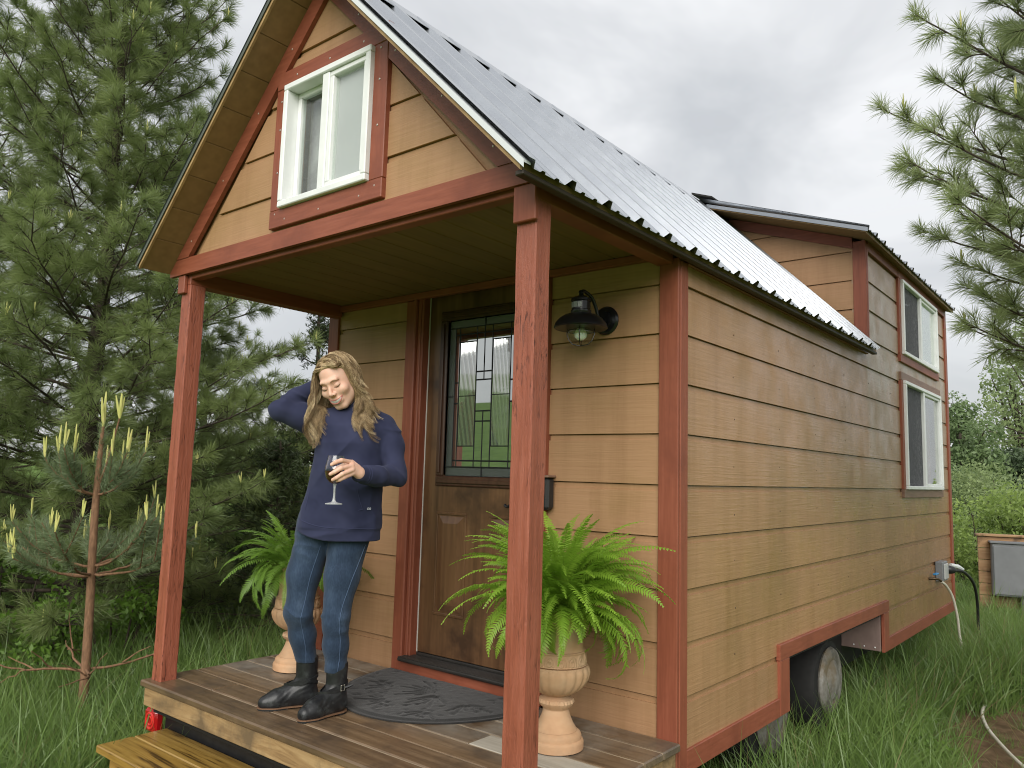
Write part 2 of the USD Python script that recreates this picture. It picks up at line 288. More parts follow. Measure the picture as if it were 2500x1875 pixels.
# --- skirt and wheel arch trims
trim(-.018, .002, .0895, A0 - .142, -.150, -.055, M_red_h, 'skirt_trim'); trim(-.018, .004, A0 - .142, A0, -.148, .1355, M_red_v, 'arch_trim')
trim(-.018, .006, A0 - .146, A1 + .148, .136, .219, M_red_h, 'arch_header')
trim(-.018, .004, A1, A1 + .142, -.148, .1355, M_red_v, 'arch_trim'); trim(-.018, .002, A1 + .1425, L - .0895, -.150, -.055, M_red_h, 'skirt_trim')
trim(-.30, -.02, A1 - .016, A1 - .001, -.14, .125, surf('faded_mauve_panel', [(.3, (.20, .135, .12)), (.7, (.27, .19, .165))], (8, 8, 8), rough=.6), 'arch_panel')
for k in range(3): obj('screw', trimesh.creation.icosphere(1, .006).apply_translation((-.06 - .075 * k, A1 - .017, -.115)), M_white, house)
trim(-.30, -.02, A0 + .001, A0 + .012, -.14, .125, M_dark, 'arch_panel'); trim(-.32, -.30, A0, A1, -.2, .13, M_dark, 'arch_liner'); trim(-.30, -.02, A0 + .013, A1 - .017, .112, .13, M_dark, 'arch_liner')
# --- frieze under the eave
trim(-.018, .004, .0895, 3.045, 2.045, 2.115, M_red_h, 'frieze_board'); trim(-.018, .004, 3.1, L - .0895, 2.845, 2.93, M_red_h, 'frieze_board')
# --- windows: red surround, white frame, sash, panes
M_curtain = surf('pale_patterned_curtain', [(.35, (.30, .28, .28)), (.65, (.48, .46, .46))], (9, 9, 9), rough=.9, bump=.1)
M_blind = surf('lilac_grey_blind', [(.3, (.56, .53, .55)), (.7, (.60, .57, .59))], (4, 4, 4), rough=.6, bump=.02)  # lilac grey puts the sky reflection of the gable pane into the colour
M_room = plain('dark_room', (.035, .032, .03), .9)
def window(plane, u0, u1, z0, z1, face, out, tw, trim_mats, sill_ext, slider, right_back, left_back, label):
    """face: depth of the trim face. The left half (low u) slides; frames stand proud of the trim"""
    w = thing('window', None, None, parent=house); tag(w, label)
    def B(a, b, c, d, e0, e1, bev=.003):
        e0, e1 = face + e0 * out, face + e1 * out
        return cb(e0, e1, a, b, c, d, bev) if plane == 'x' else cb(a, b, e0, e1, c, d, bev)
    th, tv = trim_mats
    obj('head_trim', B(u0 - tw, u1 + tw, z1, z1 + tw, -.03, .0), th, w); obj('sill_trim', B(u0 - tw - sill_ext, u1 + tw + sill_ext, z0 - tw, z0 - .0005, -.03, .001), th, w)
    obj('side_trim', B(u0 - tw, u0 - .0005, z0, z1 - .0005, -.03, -.001), tv, w); obj('side_trim', B(u1 + .0005, u1 + tw, z0, z1 - .0005, -.03, -.001), tv, w)
    f = .030; um = (u0 + u1) / 2
    fr = obj('frame', [B(u0, u1, z1 - f, z1, -.09, .022, .004), B(u0, u1, z0, z0 + f, -.09, .022, .004), B(u0, u0 + f, z0 + f, z1 - f, -.09, .022, .004), B(u1 - f, u1, z0 + f, z1 - f, -.09, .022, .004)], M_white, w)
    obj('meeting_rail', B(um - .024, um + .024, z0 + f, z1 - f, -.05, .014, .004), M_white, w)
    s = .024
    def sash(a, b, d0, d1, name):
        return obj(name, [B(a, b, z1 - f - s, z1 - f - .0004, d0, d1), B(a, b, z0 + f + .0004, z0 + f + s, d0, d1), B(a, a + s, z0 + f + s, z1 - f - s, d0, d1), B(b - s, b, z0 + f + s, z1 - f - s, d0, d1)], M_white, w)
    sash(um + .0245, u1 - f - .0005, -.03, .008, 'sash'); s2 = sash(u0 + f + .0005, um - .0245, -.070, -.040, 'sash')
    obj('pane', B(um + .0245 + s, u1 - f - s, z0 + f + s, z1 - f - s, -.014, -.010, .0005), M_glass, w)
    obj('pane', B(u0 + f + s, um - .0245 - s, z0 + f + s, z1 - f - s, -.057, -.053, .0005), M_glass, w)
    if slider == 'screen': obj('insect_screen', B(u0 + f + .002, um - .025, z0 + f + .002, z1 - f - .002, -.012, -.011, .0002), M_screen, w)
    if right_back: obj('blind', B(um + .0, u1 - .01, z0 + .02, z1 - .02, -.032, -.028, .001), right_back, w)
    if left_back: obj('curtain', B(u0 + .01, um - .005, z0 + .02, z1 - .02, -.135, -.13, .001), left_back, w)
    return w
M_red_dull = surf('dull_brown_trim', [(.3, (.16, .085, .06)), (.7, (.25, .15, .105))], (5, 5, 60), rough=.5, random_amount=.05)
window('x', *WIN_LO, .008, 1, .07, (M_red_dull, M_red_v), 0, 'screen', None, None, 'tall white framed sliding window low on the side wall')
wh = window('x', *WIN_HI, .008, 1, .07, (M_red_h, M_red_v), 0, 'screen', M_white, None, 'white framed window under the dormer eave')

# --- porch: deck
def deck_extra(n, l, src):
    n['sx'] = ('separate_xyz', {}); n['ym'] = ('map_range', {'from_min': -0.72, 'from_max': -0.35, 'to_min': 0.0, 'to_max': 0.9, 'clamp': True}); n['nd'] = ('noise_texture', {'scale': 3.2, 'detail': 6.0, 'roughness': 0.65})
    n['nm'] = ('map_range', {'from_min': 0.36, 'from_max': 0.58, 'to_min': 0.0, 'to_max': 1.0, 'clamp': True}); n['mm'] = ('math', {'math_type': 'multiply'}); n['gr'] = ('mix_color', {'blend_type': 'mix', 'b': (0.30, 0.27, 0.225)})
    n['xm'] = ('map_range', {'from_min': -0.35, 'from_max': -0.15, 'to_min': 1.0, 'to_max': 0.15, 'clamp': True}); n['mm2'] = ('math', {'math_type': 'multiply'})
    # a ragged pale patch beside the left post
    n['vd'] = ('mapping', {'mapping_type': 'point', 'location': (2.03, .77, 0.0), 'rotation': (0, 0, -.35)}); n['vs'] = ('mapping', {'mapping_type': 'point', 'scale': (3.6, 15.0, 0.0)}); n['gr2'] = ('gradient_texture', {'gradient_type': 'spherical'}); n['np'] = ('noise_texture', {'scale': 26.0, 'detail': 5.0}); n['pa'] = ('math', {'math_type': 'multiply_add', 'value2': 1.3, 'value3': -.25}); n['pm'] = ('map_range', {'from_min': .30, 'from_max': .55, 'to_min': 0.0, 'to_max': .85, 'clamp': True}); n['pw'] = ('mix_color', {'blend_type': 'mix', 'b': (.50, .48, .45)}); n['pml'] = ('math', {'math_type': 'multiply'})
    l[:] = [x for x in l if x[1] != 'p.base_color']
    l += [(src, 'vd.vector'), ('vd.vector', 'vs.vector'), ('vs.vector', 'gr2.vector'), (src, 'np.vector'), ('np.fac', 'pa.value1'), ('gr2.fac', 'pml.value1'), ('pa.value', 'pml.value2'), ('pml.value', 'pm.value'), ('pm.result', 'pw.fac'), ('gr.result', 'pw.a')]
    l += [(src, 'sx.vector'), ('sx.y', 'ym.value'), (src, 'nd.vector'), ('nd.fac', 'nm.value'), ('ym.result', 'mm.value1'), ('nm.result', 'mm.value2'), ('sx.x', 'xm.value'), ('mm.value', 'mm2.value1'), ('xm.result', 'mm2.value2'), ('mm2.value', 'gr.fac'), ('mul.result', 'gr.a'), ('pw.result', 'p.base_color')]
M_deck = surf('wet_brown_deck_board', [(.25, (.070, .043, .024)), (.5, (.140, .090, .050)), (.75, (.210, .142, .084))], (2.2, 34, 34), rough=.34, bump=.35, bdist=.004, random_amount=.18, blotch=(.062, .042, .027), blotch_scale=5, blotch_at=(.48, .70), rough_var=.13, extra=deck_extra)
M_pale = surf('bare_grey_deck_board', [(.3, (.33, .295, .24)), (.7, (.46, .42, .35))], (2.2, 34, 34), rough=.6, random_amount=.1)
M_edge = surf('worn_wood_nosing', [(.3, (.22, .165, .11)), (.7, (.40, .31, .21))], (2.5, 30, 30), rough=.5)
deck = obj('deck', cb(-2.39, -.03, -1.0, -.005, -.16, -.034), M_dark, house)
ye = -D - .044; n_b = 7; bw = (-.003 - ye) / n_b
for k in range(n_b):
    y0 = ye + bw * k; x1 = .021 if k < n_b else 0
    dzr = rng.uniform(-.0012, .0012)
    spans = [(-2.437, x1)]
    if k == 3: spans = [(-2.437, -.62), (-.618, x1)]
    if k == 1: spans = [(-2.437, -2.02), (-2.018, x1)]
    for i, (a, b) in enumerate(spans):
        m = cb(a, b, y0 + .0022, y0 + bw - .0022, -.033, dzr, .0055 if k else .007)
        if k: obj('joint_edge', cb(a + .004, b - .004, y0 - .0018, y0 + .0018, -.012, -.0022, .0006), M_edge, deck)
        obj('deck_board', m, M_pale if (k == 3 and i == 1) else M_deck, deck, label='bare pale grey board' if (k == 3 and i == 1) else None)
M_fascia = surf('golden_knotty_fascia', [(.28, (.16, .095, .045)), (.45, (.33, .205, .095)), (.7, (.46, .31, .155))], (3, 18, 26), rough=.5, detail=7, distortion=1.4, blotch=(.17, .115, .065), blotch_scale=4.0, blotch_at=(.5, .66))
obj('fascia_board', cb(-2.400, .0, -1.048, -1.012, -.118, -.0335), M_fascia, house)
obj('side_fascia', cb(-.03, -.002, -1.010, -.004, -.15, -.0335), M_fascia, house); obj('side_fascia', cb(-2.40, -2.372, -1.010, -.004, -.118, -.0335), M_fascia, house)
# trailer below
obj('trailer_beam', [cb(-2.43, .0, -.91, -.86, -.30, -.121), cb(-2.43, -2.33, -.86, 5.9, -.32, -.16), cb(-.4, -.33, -.86, 5.9, -.32, -.16)] + [cb(-2.3, -.4, y, y + .06, -.3, -.17) for y in (.6, 1.7, 2.8, 3.9, 5.0)], M_black, house)
M_redlens = plain('red_lens', (.36, .008, .010), .12, coat_weight=.6)
tl = obj('tail_light', cb(-2.555, -2.435, -.960, -.912, -.293, -.178, .012), M_redlens, house)
obj('lens_ring', moved(trimesh.creation.torus(.038, .006, 24, 8).apply_transform(trimesh.transformations.rotation_matrix(math.pi / 2, [1, 0, 0])), (-2.488, -.961, -.232)), plain('pale_red_lens', (.62, .035, .03), .1), tl)
obj('lens_ring', moved(trimesh.creation.torus(.020, .004, 20, 8).apply_transform(trimesh.transformations.rotation_matrix(math.pi / 2, [1, 0, 0])), (-2.488, -.961, -.232)), '/World/Looks/pale_red_lens', tl)
# wheels with dirty pale covers
M_tyre = surf('mud_grey_tyre', [(.3, (.008, .008, .008)), (.7, (.018, .017, .016))], (12, 12, 12), rough=.8, bump=.4)
M_cover = surf('dirty_white_wheel_cover', [(.25, (.035, .03, .02)), (.45, (.13, .12, .10)), (.7, (.27, .26, .24))], (14, 14, 9), rough=.6, detail=8, blotch=(.13, .10, .06), blotch_scale=7, blotch_at=(.5, .66))
for yc in (1.38, 2.41):
    rot = trimesh.transformations.rotation_matrix(math.pi / 2, [0, 1, 0])
    wz = thing('wheel', None, None, parent=house)
    tp = [(.20, -.10), (.285, -.10), (.300, -.08), (.305, -.03), (.305, .03), (.300, .08), (.285, .10), (.20, .10)]
    obj('tyre', moved(lathe(tp, 48).apply_transform(rot), (-.235, yc, -.24)), M_tyre, wz, smooth=40)
    cp = [(.205, .0), (.212, .012), (.20, .03), (.165, .042), (.13, .032), (.09, .048), (.05, .06), (.012, .062)]
    obj('wheel_cover', moved(lathe(cp, 48).apply_transform(rot), (-.135, yc, -.205)), M_cover, wz, smooth=35)
obj('fender', [cb(-.5, -.34, .95, 2.95, .03, .06), cb(-.5, -.34, .95, .98, -.3, .03)], M_black, house)

# --- posts, beams, belly board, blocks
def rough_post(x0, y0, z0, z1, seed):
    n = 90; zs = np.linspace(z0, z1, n); sec = []
    for (a, b) in ((0, 0), (1, 0), (1, 1), (0, 1)):
        ca, cb_ = (x0 + PS * a), (y0 + PS * b); s = .005
        sx, sy = (1 if a == 0 else -1), (1 if b == 0 else -1)
        two = [(ca, cb_ + sy * s), (ca + sx * s, cb_)]
        sec += two if (a, b) in ((0, 0), (1, 1)) else two[::-1]
    sec = np.array(sec)
    V = np.array([np.c_[sec, np.full(8, z)] for z in zs])
    nz = meshkit.noise(np.c_[V.reshape(-1, 3)[:, :2] * 25, V.reshape(-1, 3)[:, 2] * 14], seed).reshape(n, 8) - .5
    c = np.array([x0 + PS / 2, y0 + PS / 2]); d = V[:, :, :2] - c; V[:, :, :2] += d / .06 * .0035 * nz[..., None]
    V = V.reshape(-1, 3); F = []
    for i in range(n - 1):
        for j in range(8):
            p, q = i * 8 + j, i * 8 + (j + 1) % 8; F += [(p, q, q + 8), (p, q + 8, p + 8)]
    k = (n - 1) * 8
    F += [(0, j + 1, j) for j in range(1, 7)] + [(k, k + j, k + j + 1) for j in range(1, 7)]
    m = trimesh.Trimesh(V, F, process=False)
    if m.volume < 0: m.faces = m.faces[:, ::-1]
    return m
PXR, PXL = -.0224 - PS, -W + .0453
obj('porch_post', rough_post(PXR, -D, .0, 2.03, 3), M_post, house, label='rough cracked red post at the right front corner of the porch')
obj('porch_post', rough_post(PXL, -D, .0, 2.03, 5), M_post, house, label='red post at the left front corner of the porch')
obj('porch_beam', cb(PXR + .004, -.0262, -D + .0885, -.0025, 2.033, 2.12), M_red_h, house); obj('porch_beam', cb(PXR + .001, -.0222, -D + .0, -D + .088, 2.0305, 2.12), M_red_h, house)
obj('porch_beam', cb(PXL + .002, PXL + PS - .003, -D + .0, -.0025, 2.0305, 2.12), M_red_h, house)
obj('porch_beam', cb(PXL + PS - .002, PXR + .0005, -D + .002, -D + .055, 2.06, 2.12), M_red_h, house)
obj('post_block', cb(-.110, -.012, -D - .021, -D - .0005, 1.950, 2.0815), M_red_v, house); obj('post_block', cb(-W + .040, -W + .105, -D - .021, -D - .0005, 1.985, 2.0815), M_red_v, house)
zr = lambda x: RZ - abs(x - RX)                                     # underside of the roof
bl = Polygon([(-2.486, 2.082), (-.026, 2.082), (-.026, zr(-.026) - .001), (-.036, 2.168), (-2.452, 2.168), (-2.486, zr(-2.486) - .001)])
obj('belly_board', ext(bl, 'y', -D - .030, -D - .0095), M_red_h, house)
# ceiling
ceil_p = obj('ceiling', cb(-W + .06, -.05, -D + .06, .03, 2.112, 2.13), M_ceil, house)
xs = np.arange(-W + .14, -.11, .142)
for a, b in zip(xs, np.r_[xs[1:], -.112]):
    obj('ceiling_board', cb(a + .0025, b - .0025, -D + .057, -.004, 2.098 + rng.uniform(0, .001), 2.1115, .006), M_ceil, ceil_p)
obj('ceiling_trim', cb(-W + .096, -.113, -.022, .010, 2.062, 2.0975), M_red_h, house)
# --- gable wall
gp = Polygon([(-2.40, 2.13), (-.08, 2.13), (RX, zr(RX) - .02)])
GW = (-1.487, -.876, 2.268, 2.862)
gable = obj('gable_wall', ext(gp.difference(sbox(GW[0] + .02, GW[2] + .02, GW[1] - .02, GW[3] - .02)), 'y', -D + .004, -D + .06), M_side, house)
gb = Polygon([(-2.30, 2.10), (-.18, 2.10), (RX, zr(RX) - .09)]).difference(sbox(GW[0] - .05, GW[2] - .05, GW[1] + .05, GW[3] + .05))
LVs = LV; LV = [2.13 + (.2245 * k) - .0 for k in range(-1, 6)]      # gable joints measured: 2.354, 2.58, 2.81, 3.03
boards(gable, gb, 'y', -D - .012, -1, M_side); LV = LVs
# rake boards
RW = .12
for s in (-1, 1):
    xo = lambda z: RX + s * (RZ - .002 - z); xi = lambda z: RX + s * (RZ - .002 - RW - z)
    z0_ = 2.169; z1_ = RZ - RW
    rk = Polygon([(xo(z0_), z0_), (xi(z0_), z0_), (RX, RZ - .002 - RW), (RX, RZ - .002)]) if s < 0 else Polygon([(xo(z0_), z0_), (xi(z0_), z0_), (RX + .002, RZ - .004 - RW), (RX + .002, RZ - .004)])
    obj('rake_board', ext(rk, 'y', -D - .034, -D - .012), M_red_h, house)
gw = window('y', *GW, -D - .038, -1, .085, (M_red_h, M_red_v), 0, 'none', M_blind, M_curtain, 'white framed gable window with one half slid open')
M_screw = plain('zinc_screw', (.45, .40, .36), .4, metallic=.6)
spots = [(-1.53, y) for y in (2.25, 2.45, 2.66, 2.80)] + [(-.835, y) for y in (2.24, 2.5, 2.7, 2.84)] + [(-1.45, 2.215), (-1.2, 2.212), (-.93, 2.215), (-1.42, 2.905), (-1.18, 2.905), (-.95, 2.905)]
for i, (a, b) in enumerate(spots):
    obj('screw', trimesh.creation.icosphere(1, .0052).apply_scale((1, .4, 1)).apply_translation((a, -D - .038, b)), M_screw, gw)
for s in (-1, 1):
    for zz_ in (2.25, 2.52, 2.8, 3.05):
        obj('screw', trimesh.creation.icosphere(1, .0052).apply_scale((1, .4, 1)).apply_translation((RX + s * (RZ - .062 - zz_), -D - .034, zz_)), M_screw, house)
# --- roof
roof = thing('roof', None, None, parent=house)
C = math.sqrt(.5); FY, BY = -1.212, L + .12
XE_R, XE_L = .058, -2.492
def slope(x_e, side_, y0, y1, h0, h1, x_top=None, drop=0):
    """a slab that follows the 45 degree slope: from the eave x_e to the ridge, between offsets h0 and h1 above the underside (measured vertically)"""
    xt = RX if x_top is None else x_top
    p = Polygon([(x_e, zr(x_e) + h0), (x_e, zr(x_e) + h1), (xt, zr(xt) + h1), (xt, zr(xt) + h0)])
    return ext(p, 'y', y0, y1)
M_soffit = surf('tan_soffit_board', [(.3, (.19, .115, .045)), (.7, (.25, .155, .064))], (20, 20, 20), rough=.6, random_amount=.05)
# sheathing boards seen from below at the overhang, each a board running the length of the roof
for s, xe in ((1, XE_R), (-1, XE_L)):
    nb = 9; ex = np.linspace(xe, RX, nb + 1)
    for a, b in zip(ex[:-1], ex[1:]):
        g = .0022 * (1 if b > a else -1)
        p = Polygon([(a + g, zr(a + g)), (a + g, zr(a + g) + .022), (b - g, zr(b - g) + .022), (b - g, zr(b - g))])
        yb = BY if s < 0 else 3.05
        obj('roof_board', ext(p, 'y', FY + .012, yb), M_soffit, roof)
    obj('edge_strip', slope(xe, s, FY, FY + .0115, -.004, .024), M_rawwood, roof)
def ribbed(y0, y1, eave, ridge, nrm, flip=False, name='roof_sheet', pitch=.2335, first=None, parent=roof):
    """a ribbed metal sheet: eave and ridge are (x, z) points; ribs run up the slope"""
    prof = []
    y = (first if first is not None else y0)
    ys = []
    k0 = int(math.floor((y0 - y) / pitch)) - 1
    for k in range(k0, k0 + 60):
        c = y + k * pitch
        for dy, h in ((-.030, 0), (-.013, .027), (.013, .027), (.030, 0), (.063, 0), (.070, .008), (.085, .008), (.092, 0), (.141, 0), (.148, .008), (.163, .008), (.170, 0)):
            ys.append((c + dy, h))
    ys = [p for p in ys if y0 < p[0] < y1]; ys = [(y0, ys[0][1])] + ys + [(y1, ys[-1][1])]
    e, r = np.array(eave), np.array(ridge); V = []
    nseg = 12
    for t in np.linspace(0, 1, nseg):
        q = e + (r - e) * t
        for yy, h in ys: V.append((q[0] + nrm[0] * (h + .002), yy, q[1] + nrm[1] * (h + .002)))
    V = np.array(V); n = len(ys); F = []
    Vb = V - np.array([nrm[0], 0, nrm[1]]) * .0012
    for i in range(nseg - 1):
        for j in range(n - 1):
            a = i * n + j; F += [(a, a + 1, a + n + 1), (a, a + n + 1, a + n)]
    F = np.array(F); nv = len(V); F2 = F[:, ::-1] + nv
    E = []
    for j in range(n - 1): E += [(j, j + nv, j + 1), (j + 1, j + nv, j + 1 + nv)]
    m = trimesh.Trimesh(np.vstack([V, Vb]), np.vstack([F, F2, E]), process=False)
    return obj(name, m, M_roof, parent)
top = .026
FIRST = -1.196
cuts = [FY - .004] + [FIRST + .1165 + .2335 * k for k in (3, 7, 11, 15)] + [3.02]
for a, b in zip(cuts[:-1], cuts[1:]):
    ribbed(a, b + .0, (XE_R + .02, zr(XE_R) - .02 + top), (RX + .01, RZ - .01 + top), (C, C), first=FIRST)
cutl = [FY - .004] + [FIRST + .1165 + .2335 * k for k in range(3, 31, 4)] + [BY]
for a, b in zip(cutl[:-1], cutl[1:]):
    ribbed(a, b + .0, (XE_L - .02, zr(XE_L) - .02 + top), (RX - .01, RZ - .01 + top), (-C, C), first=FIRST)
# ridge cap: bent sheet lying on the ribs
cz = RZ + top + .030
for s, y1_ in ((1, 3.02), (-1, BY)):
    p = Polygon([(RX, cz), (RX + s * .125, cz - .125), (RX + s * .125, cz - .122), (RX, cz + .004)])
    obj('ridge_cap', ext(p, 'y', FY - .006, y1_), M_roof, roof)
# rake drip edges
for s, xe in ((1, XE_R), (-1, XE_L)):
    xe2 = xe + s * .02
    p = Polygon([(xe2, zr(xe2) + .016), (xe2, zr(xe2) + top + .008), (RX, RZ + top + .008), (RX, RZ + .016)])
    obj('rake_flashing', [ext(p, 'y', FY - .007, FY - .0045), ext(Polygon([(xe2, zr(xe2) + top + .008), (xe2, zr(xe2) + top + .016), (RX, RZ + top + .016), (RX, RZ + top + .008)]), 'y', FY - .007, FY + .03)], plain('bright_galvanised_flashing', (.60, .62, .64), .35) if s > 0 else plain('dark_green_flashing', (.045, .055, .035), .4), roof)  # same metal both sides: sky and tree reflections put into its two colours
obj('eave_trim', cb(XE_R - .03, XE_R + .004, FY + .012, 3.05, zr(XE_R) - .016, zr(XE_R) + .0015), plain('dark_eave_paint', (.030, .020, .012), .6), roof)
# --- dormer
DY0 = 3.045; XD, ZD = .078, 2.905
msl = (RZ - ZD) / (XD - RX); zd = lambda x: RZ - (x - RX) * msl
dw = Polygon([(-.03, 2.0), (-.03, zd(-.03) - .03), (RX + .1, zd(RX + .1) - .03), (RX + .1, zr(RX + .1) - .02), (-.06, 2.1)])
dormer = obj('dormer_wall', ext(dw, 'y', DY0 + .03, DY0 + .10), M_side, house)
boards(dormer, Polygon([(-.08, 2.0), (-.08, zd(-.08) - .06), (RX + .2, zd(RX + .2) - .06), (RX + .2, zr(RX + .2) - .02), (-.2, 2.1)]), 'y', DY0 + .012, -1, M_side)
trim(-.0947, .0, DY0 - .002, DY0 + .018, 2.06, zd(0) - .012); trim(-.020, .003, DY0 + .0185, DY0 + .05, 2.10, zd(0) - .03)
obj('dormer_rake', ext(Polygon([(-.0955, zd(-.0955) - .012), (-.0955, zd(-.0955) - .095), (RX + .16, zd(RX + .16) - .095), (RX + .16, zd(RX + .16) - .012)]), 'y', DY0 - .003, DY0 + .016), M_red_h, house)
FD = 2.78; nrm = np.array([msl, 1.0]) / math.hypot(msl, 1)
obj('dormer_soffit', ext(Polygon([(XD - .01, zd(XD - .01) - .008), (XD - .01, zd(XD - .01) + .016), (RX + .02, zd(RX + .02) + .016), (RX + .02, zd(RX + .02) - .008)]), 'y', FD, 6.10), M_soffit, roof)
for a, b in ((FD - .004, FIRST + .1165 + .2335 * 21), (FIRST + .1165 + .2335 * 21, FIRST + .1165 + .2335 * 26), (FIRST + .1165 + .2335 * 26, 6.104)):
    ribbed(a, b, (XD + .01, zd(XD + .01) + .017), (RX + .0, RZ + .017 + .03), nrm, first=FIRST)
obj('dormer_flashing', ext(Polygon([(XD + .01, zd(XD) - .004), (XD + .01, zd(XD) + .026), (RX + .08, zd(RX + .08) + .028), (RX + .08, zd(RX + .08) + .0)]), 'y', FD - .008, FD - .005), M_roof, roof)
obj('ridge_cap', ext(Polygon([(RX - .02, RZ + .085), (RX + .16, RZ + .02), (RX + .16, RZ + .032), (RX - .02, RZ + .10)]), 'y', 2.70, 3.05), M_dark, roof, label='dark cap where the dormer roof meets the ridge')

# --- door
M_door = surf('brown_woodgrain_door', [(.25, (.062, .029, .014)), (.5, (.118, .058, .027)), (.75, (.165, .086, .040))], (26, 26, 1.6), rough=.33, bump=.12, bdist=.002, random_amount=.0, blotch=(.05, .024, .013), blotch_scale=3, spec=.5)
M_dark_door = surf('dark_door_moulding', [(.3, (.040, .018, .012)), (.7, (.075, .036, .022))], (30, 30, 4), rough=.28, bump=.1, random_amount=0)
M_strip = plain('white_weatherstrip', (.55, .52, .47), .6)
M_lead = plain('dark_lead_came', (.025, .025, .027), .35, metallic=.5)
def glass_mat(name, rough, tint, scale, strength, stretch=(1, 1, 1), base=.5):
    return mat(name, {'f': ('fresnel', {'IOR': 1.75}), 't': ('glossy_bsdf', {'color': (.02, .02, .02), 'roughness': .6}), 'd': ('diffuse_bsdf', {'color': tint}), 'gl': ('glossy_bsdf', {'color': (.92, .95, .93), 'roughness': rough}), 'm': ('mix_closure', {}), 'mr': ('map_range', {'from_min': 0.0, 'from_max': 1.0, 'to_min': base, 'to_max': 1.0}),
        'g': ('geometry', {}), 'map': ('mapping', {'mapping_type': 'point', 'scale': stretch}), 'v': ('noise_texture', {'scale': scale, 'detail': 2.0}), 'b': ('bump', {'strength': strength, 'distance': .004})},
        [('g.position', 'map.vector'), ('map.vector', 'v.vector'), ('v.fac', 'b.height'), ('b.normal', 'gl.normal'), ('f.fac', 'mr.value'), ('mr.result', 'm.fac'), ('d.BSDF', 'm.closure1'), ('gl.BSDF', 'm.closure2')], surface='m.closure')
G_clear = glass_mat('door_glass', .015, (.03, .035, .032), 3.0, .02)
G_rib = glass_mat('reeded_glass', .03, (.05, .055, .05), 1.0, .0)
G_obs = glass_mat('pebbled_glass', .12, (.035, .040, .038), 160.0, .9, base=.06)
door = thing('door', 'brown panelled door with leaded glass', None, parent=house)
yS = .062; SX0, SX1 = -1.598, -.775; GX0, GX1, GZ0, GZ1 = -1.452, -.921, 1.062, 1.928
slab = sbox(SX0, .104, SX1, 2.094).difference(sbox(GX0, GZ0, GX1, GZ1))
obj('slab', ext(slab, 'y', yS, yS + .044), M_door, door)
for a, b in ((-1.492, -1.268), (-1.105, -.881)):                       # raised panels
    z0_, z1_ = .315, .866
    fr = obj('panel_moulding', [cb(a, b, yS - .006, yS + .001, z1_ - .014, z1_, .003), cb(a, b, yS - .006, yS + .001, z0_, z0_ + .014, .003), cb(a, a + .014, yS - .005, yS + .001, z0_ + .014, z1_ - .014, .003), cb(b - .014, b, yS - .005, yS + .001, z0_ + .014, z1_ - .014, .003)], M_door, door)
    i0, i1 = .022, .060
    P = [(a + i0, yS, z0_ + i0), (b - i0, yS, z0_ + i0), (b - i0, yS, z1_ - i0), (a + i0, yS, z1_ - i0), (a + i1, yS - .009, z0_ + i1), (b - i1, yS - .009, z0_ + i1), (b - i1, yS - .009, z1_ - i1), (a + i1, yS - .009, z1_ - i1)]
    obj('raised_panel', hull(np.array(P + [(p[0], yS + .004, p[2]) for p in P[:4]])), M_door, door)
fo = .055
for nm, bx in (('glass_frame', (GX0 - fo, GX1 + fo, GZ1, GZ1 + fo)), ('glass_frame', (GX0 - fo, GX1 + fo, GZ0 - fo, GZ0)), ('glass_frame', (GX0 - fo, GX0, GZ0, GZ1)), ('glass_frame', (GX1, GX1 + fo, GZ0, GZ1))):
    a, b, c, d = bx; q = .018
    obj(nm, [cb(a, b, yS - .012, yS + .02, c, d, .006), cb(a + (q if a < GX0 - .01 or b > GX1 + .01 else 0), b - q if b > GX1 or b - a < .1 else b, yS - .022, yS - .0125, c + q * .9, d - q * .9, .005)], M_dark_door, door)
yG = yS + .012
xc = (GX0 + GX1) / 2
xl = [GX0, GX0 + .052, GX0 + .082, GX0 + .104, xc - .056, xc, xc + .056, GX1 - .104, GX1 - .082, GX1 - .052, GX1]
zl = [GZ0, GZ0 + .05, GZ0 + .085, GZ0 + .165, 1.42, 1.50, 1.575, 1.62, 1.80, GZ1 - .085, GZ1 - .045, GZ1]
def pane(a, b, c, d, m, t=.0, bev=.006):
    if b - a < .006 or d - c < .006: return
    obj('pane', cb(a + .0012, b - .0012, yG - t, yG + .006, c + .0012, d - .0012, bev), m, door)
# pebbled border
for a, b, c, d in ((xl[0], xc, GZ0, zl[1]), (xc, xl[-1], GZ0, zl[1]), (xl[0], xc, zl[-2], GZ1), (xc, xl[-1], zl[-2], GZ1), (xl[0], xl[1], zl[1], 1.50), (xl[0], xl[1], 1.50, zl[-2]), (xl[-2], xl[-1], zl[1], 1.50), (xl[-2], xl[-1], 1.50, zl[-2])):
    pane(a, b, c, d, G_obs, .0, .002)
# bevelled strips next to the border
for a, b in ((xl[1], xl[2]), (xl[8], xl[9])):
    for c, d in ((zl[1], zl[2]), (zl[2], 1.46), (1.46, 1.575), (1.575, zl[9]), (zl[9], zl[10])): pane(a, b, c, d, G_clear, .004, .007)
for a, b in ((xl[2], xl[4]), (xl[4], xc), (xc, xl[6]), (xl[6], xl[8])):
    pane(a, b, zl[1], zl[2], G_clear, .004, .007); pane(a, b, zl[9], zl[10], G_clear, .004, .007)
# centre column
for a, b in ((xl[4], xc), (xc, xl[6])):
    for c, d in ((zl[2], 1.36), (1.36, 1.415), (1.585, 1.63), (1.63, zl[9])): pane(a, b, c, d, G_clear, .003, .006)
pane(xl[4], xl[6], 1.415, 1.585, G_clear, .003, .008)
